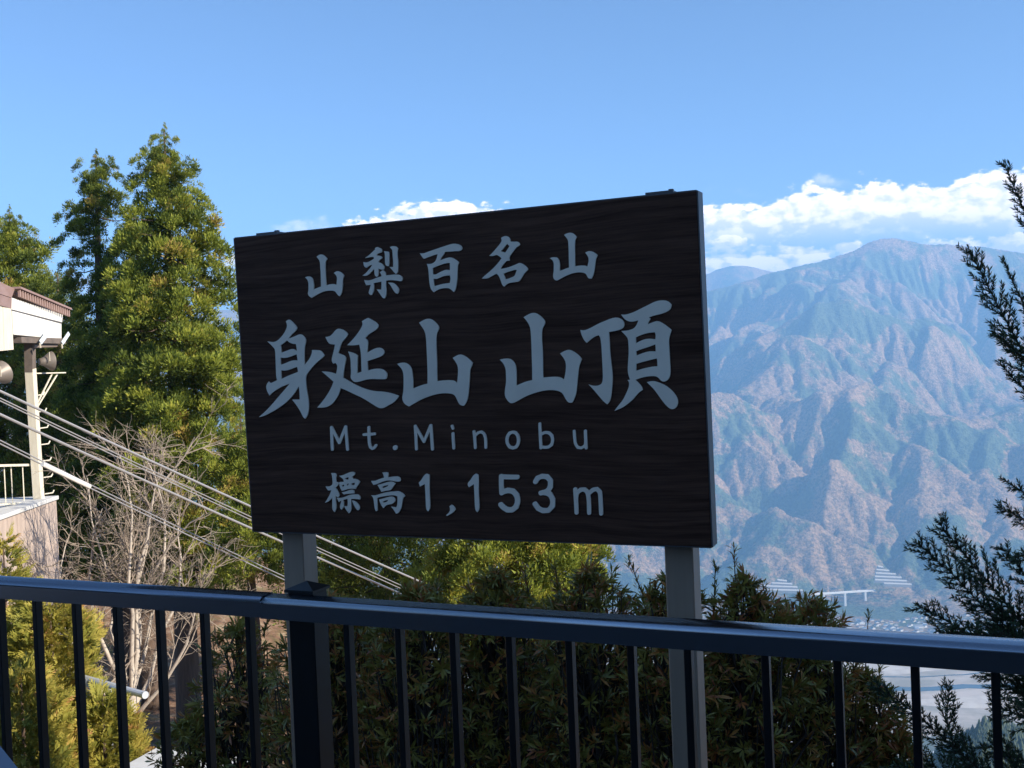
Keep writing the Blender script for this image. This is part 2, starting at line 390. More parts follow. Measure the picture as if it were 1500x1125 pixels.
V = np.stack([XF.ravel(), YF.ravel(), Zf.ravel()], 1)
o = part('mountain_range', V, grid_faces(*Zf.shape), FOREST, smooth=True, kind='structure')
def ground_mountain(x, y):
    i = np.interp(y, fy, np.arange(len(fy))); j = np.interp(x, fx, np.arange(len(fx)))
    return float(Zf[int(round(i)), int(round(j))])
# coarser mountains beside and behind, outside or at the back of the view
def coarse(name, x0, x1, y0, y1, h, drop=0.0):
    cx = np.arange(x0, x1+1, h); cy = np.arange(y0, y1+1, h); X, Y = np.meshgrid(cx, cy); B, W_ = base_surface(X, Y)
    ridg = 1-np.abs(2*fbm(X/900., Y/900., 5, 9)-1)*2.2
    Zc = B+np.clip((B-VALLEY)/500, 0, 1)*(ridg-0.6)*160*(1-W_)-drop+np.clip((B-VALLEY)/60, 0, 1)*14*(rs.rand(*X.shape)-0.5)
    part(name, np.stack([X.ravel(), Y.ravel(), Zc.ravel()], 1), grid_faces(*X.shape), FOREST, smooth=True, kind='structure')
coarse('mountain_slope', -9000, -40, 3700, 13500, 60, 15)
coarse('far_mountain', -600, 9000, float(gy[keep][-1]), 13600, 50)
coarse('mountain_slope', float(fx[-1]), 9500, 3700, 9600, 60)
# valley floor: one sheet
def valley_mat():
    mt = bpy.data.materials.new('valley_floor'); mt.use_nodes = True; t = mt.node_tree; b = t.nodes['Principled BSDF']
    b.inputs['Roughness'].default_value = 0.9; b.inputs['Specular IOR Level'].default_value = 0.1
    co = t.nodes.new('ShaderNodeTexCoord'); n = t.nodes.new('ShaderNodeTexNoise'); n.inputs['Scale'].default_value = 0.012; n.inputs['Detail'].default_value = 7
    t.links.new(co.outputs['Object'], n.inputs['Vector'])
    v = t.nodes.new('ShaderNodeTexVoronoi'); v.inputs['Scale'].default_value = 0.018; t.links.new(co.outputs['Object'], v.inputs['Vector'])
    cr = t.nodes.new('ShaderNodeValToRGB')
    for p, c in ((0.0, (0.07, 0.10, 0.05)), (0.35, (0.24, 0.21, 0.14)), (0.6, (0.10, 0.12, 0.06)), (1.0, (0.20, 0.19, 0.14))):
        e = cr.color_ramp.elements.new(p); e.color = (*c, 1)
    ad = t.nodes.new('ShaderNodeMath'); ad.operation = 'ADD'; ad.use_clamp = True
    sp = t.nodes.new('ShaderNodeSeparateColor'); t.links.new(v.outputs['Color'], sp.inputs[0])
    sb = t.nodes.new('ShaderNodeMath'); sb.operation = 'MULTIPLY_ADD'; t.links.new(n.outputs[0], sb.inputs[0]); sb.inputs[1].default_value = 0.8; sb.inputs[2].default_value = -0.4
    t.links.new(sp.outputs[0], ad.inputs[0]); t.links.new(sb.outputs[0], ad.inputs[1]); t.links.new(ad.outputs[0], cr.inputs[0])
    t.links.new(cr.outputs[0], b.inputs['Base Color']); return mt
gv = 15000.
part('valley_ground', [(-gv, -gv, VALLEY-1), (gv, -gv, VALLEY-1), (gv, gv, VALLEY-1), (-gv, gv, VALLEY-1)], [(0, 1, 2, 3)], valley_mat(), kind='structure')
# river gravel and braided water, sheets above the floor
def strip(name, cen, half, z, mt, x0=-2500, x1=5200, n=160, seed=0, kind='structure'):
    xs = np.linspace(x0, x1, n); V = []; F = []
    for i, x in enumerate(xs):
        c = cen(x); w = half(x)
        V += [(x, c-w, z), (x, c+w, z)]
        if i: F.append((2*i-2, 2*i, 2*i+1, 2*i-1))
    part(name, V, F, mt, kind=kind)
gravel = mat('river_gravel', (0.66, 0.53, 0.41), 0.95, col2=(0.34, 0.28, 0.18), var=0.9, vscale=0.006, stretch=(0.7, 1.3, 1))
gravel2 = mat('river_sand', (0.78, 0.66, 0.52), 0.95, col2=(0.60, 0.49, 0.37), var=0.8, vscale=0.02)
water = mat('river_water', (0.045, 0.085, 0.11), 0.12, spec=0.5)
fb = lambda x, s, sd: float(fbm(np.array([x/s]), np.array([0.5]), 4, sd)[0]-0.5)
rc = lambda x: 3230+260*fb(x, 1300, 3)+0.02*x
strip('river_bed', rc, lambda x: 430+120*fb(x, 500, 8), VALLEY+0.2, gravel)
strip('river', lambda x: rc(x)-60+230*fb(x, 420, 12), lambda x: 20+22*fb(x, 160, 13), VALLEY+0.9, water)
strip('river', lambda x: rc(x)+90+160*fb(x, 520, 22), lambda x: 4+10*fb(x, 160, 23), VALLEY+1.5, water)
strip('sand_bar', lambda x: rc(x)+150+200*fb(x, 700, 32), lambda x: max(2, 45+130*fb(x, 300, 33)), VALLEY+0.5, gravel2)
strip('sand_bar', lambda x: rc(x)-190+160*fb(x, 600, 42), lambda x: max(2, 40+120*fb(x, 340, 43)), VALLEY+0.5, gravel2)
# ---- the near hill: one sheet in rings round the terrace
LEFT = [(0, -0.6), (3, -0.8), (5, -1.3), (8, -2.3), (11, -3.2), (14, -4.0), (20, -5.6), (27, -7.6), (34, -9.7), (42, -9.4), (52, -7.6), (62, -7.0), (80, -12), (150, -60), (400, -190), (900, -420), (1600, -760), (2400, -1040), (2900, -1070)]
RIGHT = [(0, -0.6), (2.5, -0.8), (4, -1.6), (6, -2.9), (10, -6), (30, -20), (100, -62), (400, -200), (650, -290), (850, -318), (1050, -355), (1120, -372), (1500, -640), (2200, -980), (2900, -1070)]
BACK = [(0, -0.6), (60, -0.6), (90, -6), (150, -60), (400, -230), (900, -500), (1600, -760), (2400, -1040), (2900, -1070)]
def hill(x, y):
    x = np.asarray(x, float); y = np.asarray(y, float); r = np.hypot(x, y); a = np.degrees(np.arctan2(x, y))
    zl = np.interp(r, *zip(*LEFT)); zr = np.interp(r, *zip(*RIGHT)); zb = np.interp(r, *zip(*BACK))
    ac = (a-9)/7+0.0
    w = 1/(1+np.exp(-(a+3)/3.0)); z = zl*(1-w)+zr*w
    wb = 1/(1+np.exp(-(np.abs(a)-95)/6.0)); z = z*(1-wb)+zb*wb
    sp = np.clip((r-500)/300, 0, 1)*np.clip((1300-r)/200, 0, 1)                 # the spur only stands at the right
    z = z-sp*np.clip((24.0-a)/5.0, 0, 1)*90*(a > -60)
    k = np.clip((r-4)/10, 0, 1)
    return z+k*(0.9*(fbm(x/6., y/6., 4, 61)-0.5))+np.clip(r/300, 0, 1)*30*(fbm(x/120., y/120., 4, 62)-0.5)*(r < 2500)
nr, na = 150, 360
rr = np.concatenate([[0.5], np.geomspace(1.5, 2900, nr)]); aa = np.linspace(-PI, PI, na, endpoint=False)
Rg, Ag = np.meshgrid(rr, aa, indexing='ij'); HX = Rg*np.sin(Ag); HY = Rg*np.cos(Ag); HZ = hill(HX, HY)
V = np.stack([HX.ravel(), HY.ravel(), HZ.ravel()], 1)
i = np.arange((len(rr)-1)*na); q = i//na; k = i % na; a0 = q*na+k; a1_ = q*na+(k+1) % na
F = np.stack([a0, a0+na, a1_+na, a1_], 1)
def hill_mat():
    mt = bpy.data.materials.new('leaf_litter_soil'); mt.use_nodes = True; t = mt.node_tree; b = t.nodes['Principled BSDF']
    b.inputs['Roughness'].default_value = 0.95; b.inputs['Specular IOR Level'].default_value = 0.1
    co = t.nodes.new('ShaderNodeTexCoord')
    def nz(s, d=6, o=0):
        mp = t.nodes.new('ShaderNodeMapping'); mp.inputs['Location'].default_value = (o, 0, 0); t.links.new(co.outputs['Object'], mp.inputs[0])
        n = t.nodes.new('ShaderNodeTexNoise'); n.inputs['Scale'].default_value = s; n.inputs['Detail'].default_value = d; n.inputs['Roughness'].default_value = 0.7
        t.links.new(mp.outputs[0], n.inputs['Vector']); return n.outputs[0]
    cr = t.nodes.new('ShaderNodeValToRGB'); cr.color_ramp.elements[0].position = 0.3; cr.color_ramp.elements[1].position = 0.72
    cr.color_ramp.elements[0].color = (0.075, 0.05, 0.035, 1); cr.color_ramp.elements[1].color = (0.44, 0.34, 0.23, 1)
    e = cr.color_ramp.elements.new(0.52); e.color = (0.23, 0.135, 0.085, 1)
    t.links.new(nz(1.6), cr.inputs[0])
    gr = t.nodes.new('ShaderNodeMix'); gr.data_type = 'RGBA'; t.links.new(cr.outputs[0], gr.inputs[6]); gr.inputs[7].default_value = (0.16, 0.15, 0.06, 1)
    r = t.nodes.new('ShaderNodeMapRange'); r.inputs[1].default_value = 0.52; r.inputs[2].default_value = 0.66; t.links.new(nz(0.35, 6, 40), r.inputs[0]); t.links.new(r.outputs[0], gr.inputs[0])
    t.links.new(gr.outputs[2], b.inputs['Base Color'])
    bp = t.nodes.new('ShaderNodeBump'); bp.inputs['Strength'].default_value = 0.8; bp.inputs['Distance'].default_value = 0.06
    t.links.new(nz(14, 4), bp.inputs['Height']); t.links.new(bp.outputs[0], b.inputs['Normal']); return mt
part('hill_ground', V, F, hill_mat(), smooth=True, kind='structure')
# ---- haze: one closed box round the whole scene
hz = bpy.data.materials.new('haze'); hz.use_nodes = True; hz.node_tree.nodes.clear()
pv = hz.node_tree.nodes.new('ShaderNodeVolumePrincipled'); mo = hz.node_tree.nodes.new('ShaderNodeOutputMaterial')
hz.node_tree.links.new(pv.outputs[0], mo.inputs['Volume'])
pv.inputs['Color'].default_value = (0.27, 0.55, 0.93, 1); pv.inputs['Density'].default_value = 1.38e-4; pv.inputs['Anisotropy'].default_value = 0.0
HB = 15500.
MB().obox((0, 0, (VALLEY-3+1130)/2), (HB, 0, 0), (0, HB, 0), (0, 0, (1130-VALLEY+3)/2)).build('haze', hz, kind='stuff')
# ================================================================ TERRACE: deck, railing, sign, station behind
VPR = ray(-2750, 680); dR = np.array([VPR[0], VPR[1], 0]); dR /= np.linalg.norm(dR)      # along the railing, towards the far left
nR = np.array([-dR[1], dR[0], 0]); nR = nR if nR[1] > 0 else -nR                          # outwards, away from the terrace
UP = np.array([0, 0, 1.])
def tpos(t, L, z): return dR*t+nR*L+UP*z
VPA = ray(-2660, 681.5); dA = np.array([VPA[0], VPA[1], 0]); dA /= np.linalg.norm(dA)       # the railing runs a degree off the sign
nA = np.array([-dA[1], dA[0], 0]); nA = nA if nA[1] > 0 else -nA
_v = ray(0, 878); LR = float((_v*(-0.5645/_v[2]))@nA)
def tposA(t, L, z): return dA*t+nA*L+UP*z
concrete = mat('concrete', (0.34, 0.33, 0.31), 0.9, col2=(0.25, 0.24, 0.22), var=0.6, vscale=3, bump=0.3, bscale=60)
railpaint = mat('dark_rail_paint', (0.25, 0.275, 0.32), 0.24, metal=1.0, spec=0.5)
barpaint = mat('dark_bar_paint', (0.0050, 0.0052, 0.0058), 0.38, spec=0.4)
steel = mat('grey_post_steel', (0.40, 0.285, 0.20), 0.42, metal=0.1, col2=(0.32, 0.23, 0.16), var=0.4, vscale=6, stretch=(8, 8, .6))
deckc = mat('dark_paving', (0.075, 0.07, 0.065), 0.9, col2=(0.055, 0.05, 0.045), var=0.6, vscale=3)
# deck slab
b = MB(); b.obox(tpos(0, LR+0.10-6.5, -0.11), dR*14, nR*6.5, UP*0.11)
b.build('terrace_floor', deckc, kind='structure')
# railing ------------------------------------------------------------------
rail = thing('terrace_railing', 'dark metal railing with thin upright bars along the terrace edge in front of the sign', 'railing', tposA(0, LR, 0))
def rail_profile():
    w, h_, r = 0.050, 0.0355, 0.013                                # flat side, round front shoulder, top falling slightly forward
    P = [(0, 0), (0, h_)]
    for k in range(1, 13): a = PI-k*math.radians(83)/12; P.append((r+r*math.cos(a), h_+r*math.sin(a)))
    x0, z0 = P[-1]
    for f in (0.5, 1.0): P.append((x0+(w-0.005-x0)*f, z0+0.0028*f))
    P += [(w-0.002, P[-1][1]-0.0015), (w, P[-1][1]-0.006), (w, 0)]; return P
def rail_bar(t0, t1, z, name):
    b = MB(); b.prism([tposA(t0, LR+u, z+v) for u, v in rail_profile()], dA*(t1-t0)); o = b.build(name, railpaint, rail); n_ = len(rail_profile())
    for i, p in enumerate(o.data.polygons): p.use_smooth = (2+1 <= i < 2+n_-2)
    return o
rail_bar(-2.4, 1.548, 1.6-0.5645, 'top_rail')
rail_bar(1.550, 4.2, 1.6-0.5625, 'top_rail')
b = MB(); b.obox(tposA(0.9, LR+0.020, 0.085), dA*3.3, nA*0.016, UP*0.02, 0.002); b.build('bottom_rail', railpaint, rail)
ts = []
b0 = None
def rail_t(x):
    v = ray(x, 930); return float((v*(LR/float(v@nA)))@dA)
bx = [-7, 47, 105, 165, 227.5, 293, 359.5, 504.5, 580, 660, 743, 831, 922, 1006, 1120, 1227, 1341, 1460]
tt = [rail_t(x)+0.004 for x in bx]+[tt0 for tt0 in (-0.175, -0.310, -0.445, -0.58, -0.715, -0.85)]+[2.41+0.137*k+0.13 for k in range(10)]
for t in tt:
    if b0 is None:
        b = MB(); b.obox(tposA(t, LR+0.024, 0.571), dA*0.0075, nA*0.0115, UP*0.466, 0.0015); b0 = b.build('baluster', barpaint, rail); t00 = t
    else:
        c = b0.copy(); COL.objects.link(c); c.location = tuple(dA*(t-t00))
_v = ray(423.5, 925); tL = float((_v*((LR+0.049)/float(_v@nA)))@dA)-0.036
for t in (tL, -1.35, 3.95):
    b = MB(); b.obox(tposA(t, LR+0.048+0.031, 0.545), dA*0.036, nA*0.030, UP*0.545, 0.002); p = b.build('rail_post', barpaint, rail)
    b = MB(); q = [tposA(t+i*0.041, LR+0.079+j*0.036, 1.0905) for i, j in ((-1, -1), (1, -1), (1, 1), (-1, 1))]
    b.add(q+[v+UP*0.006 for v in q]+[tposA(t, LR+0.079, 1.113)], [(3, 2, 1, 0), (0, 1, 5, 4), (1, 2, 6, 5), (2, 3, 7, 6), (3, 0, 4, 7), (4, 5, 8), (5, 6, 8), (6, 7, 8), (7, 4, 8)])
    b.build('post_cap', barpaint, p)
b = MB(); b.obox(tposA(1.549, LR+0.026, 1.6-0.5445), dA*0.004, nA*0.0266, UP*0.0205, 0.002); b.build('rail_joint', railpaint, rail)
# sign ----------------------------------------------------------------------
BL, BT, BZ, BW, BH, BE, BR = 2.5, 1.261, CAMZ-0.0211, 1.3847, 0.8759, 0.0359, -0.0045
bup = UP-BE*nR; bup /= np.linalg.norm(bup); bh0 = -dR
bu = bh0*math.cos(BR)+bup*math.sin(BR); bv = bup*math.cos(BR)-bh0*math.sin(BR); bn = np.cross(bu, bv); bn = bn if bn@nR < 0 else -bn
BC = nR*BL+dR*BT+UP*BZ
def bpt(u, v, w=0.0): return BC+bu*u+bv*v+bn*w
def b_uv(x, y):
    v = ray(x, y); s_ = float((BC-ORG)@bn)/float(v@bn); p = ORG+v*s_-BC; return float(p@bu), float(p@bv)
sign = thing('summit_sign', 'large dark wood-grain summit sign with raised grey Japanese lettering on two steel posts', 'sign', tpos(1.2, BL+0.1, -0.6))
def wood():
    mt = bpy.data.materials.new('dark_walnut_laminate'); mt.use_nodes = True; t = mt.node_tree; b = t.nodes['Principled BSDF']
    b.inputs['Roughness'].default_value = 0.6; b.inputs['Specular IOR Level'].default_value = 0.08
    co = t.nodes.new('ShaderNodeTexCoord'); mp = t.nodes.new('ShaderNodeMapping'); t.links.new(co.outputs['Object'], mp.inputs[0])
    mp.inputs['Rotation'].default_value = (0, 0, -math.atan2(bu[1], bu[0])); 
    mp.vector_type = 'POINT'
    # warp the grain lines so that they bow like crown-cut timber
    n0 = t.nodes.new('ShaderNodeTexNoise'); n0.inputs['Scale'].default_value = 1.3; n0.inputs['Detail'].default_value = 2; t.links.new(mp.outputs[0], n0.inputs['Vector'])
    sp = t.nodes.new('ShaderNodeSeparateXYZ'); t.links.new(mp.outputs[0], sp.inputs[0])
    ma = t.nodes.new('ShaderNodeMath'); ma.operation = 'MULTIPLY_ADD'; t.links.new(n0.outputs[0], ma.inputs[0]); ma.inputs[1].default_value = 0.10; t.links.new(sp.outputs[2], ma.inputs[2])
    cb = t.nodes.new('ShaderNodeCombineXYZ')
    mx = t.nodes.new('ShaderNodeMath'); mx.operation = 'MULTIPLY'; mx.inputs[1].default_value = 0.035; t.links.new(sp.outputs[0], mx.inputs[0])
    t.links.new(mx.outputs[0], cb.inputs[0]); t.links.new(ma.outputs[0], cb.inputs[2])
    n1_ = t.nodes.new('ShaderNodeTexNoise'); n1_.inputs['Scale'].default_value = 210; n1_.inputs['Detail'].default_value = 4; n1_.inputs['Roughness'].default_value = 0.65; t.links.new(cb.outputs[0], n1_.inputs['Vector'])
    n2_ = t.nodes.new('ShaderNodeTexNoise'); n2_.inputs['Scale'].default_value = 62; n2_.inputs['Detail'].default_value = 3; t.links.new(cb.outputs[0], n2_.inputs['Vector'])
    av = t.nodes.new('ShaderNodeMath'); av.operation = 'ADD'; t.links.new(n1_.outputs[0], av.inputs[0]); t.links.new(n2_.outputs[0], av.inputs[1])
    r = t.nodes.new('ShaderNodeMapRange'); r.inputs[1].default_value = 0.74; r.inputs[2].default_value = 1.30; t.links.new(av.outputs[0], r.inputs[0])
    x = t.nodes.new('ShaderNodeMix'); x.data_type = 'RGBA'; x.inputs[6].default_value = (0.042, 0.019, 0.0125, 1); x.inputs[7].default_value = (0.115, 0.056, 0.036, 1)
    t.links.new(r.outputs[0], x.inputs[0]); t.links.new(x.outputs[2], b.inputs['Base Color'])
    bp = t.nodes.new('ShaderNodeBump'); bp.inputs['Strength'].default_value = 0.12; bp.inputs['Distance'].default_value = 0.002; t.links.new(av.outputs[0], bp.inputs['Height']); t.links.new(bp.outputs[0], b.inputs['Normal'])
    return mt
WOOD = wood()
trim = mat('dark_grey_edge_metal', (0.11, 0.10, 0.098), 0.45, metal=0.3)
T = 0.050
b = MB(); b.obox(bpt(0, 0, -T/2), bu*(BW/2-0.0035), bv*(BH/2-0.0035), bn*(T/2), 0.0015); b.build('board', WOOD, sign)
for s_ in (-1, 1):
    b = MB(); b.obox(bpt(s_*(BW/2-0.0015), 0, -T/2-0.002), bu*0.0018, bv*(BH/2-0.002), bn*(T/2), 0.0005); b.build('edge_trim', trim, sign)
    b = MB(); b.obox(bpt(0, s_*(BH/2-0.0015), -T/2-0.002), bu*(BW/2-0.0035), bv*0.0018, bn*(T/2), 0.0005); b.build('edge_trim', trim, sign)
for xa, xb_, yy in ((373, 403, 343), (944, 985, 284)):
    ua = b_uv(xa, yy)[0]; ub = b_uv(xb_, yy)[0]
    b = MB(); b.obox(bpt((ua+ub)/2, BH/2+0.0035, -T/2-0.004), bu*(ub-ua)/2, bv*0.0028, bn*(T/2-0.002), 0.0008)
    b.obox(bpt(ub-0.008, BH/2+0.008, -T/2+0.004), bu*0.006, bv*0.0025, bn*0.006, 0.001); b.build('top_bracket', trim, sign)
for xp, wL in ((415, 0), (974, 0)):
    L0_ = BL+0.085
    v = ray(xp, 830); t_edge = float((v*(L0_/float(v@nR)))@dR)
    b = MB(); b.obox(tpos(t_edge-0.037, L0_+0.037, 0.48), dR*0.037, nR*0.037, UP*1.28, 0.003); b.build('post', steel, sign)
for ph in (-1, 1):                                                     # rails behind the board that the posts carry
    b = MB(); b.obox(bpt(0, ph*0.27, -T-0.013), bu*(BW/2-0.08), bv*0.02, bn*0.011); b.build('back_rail', steel, sign)
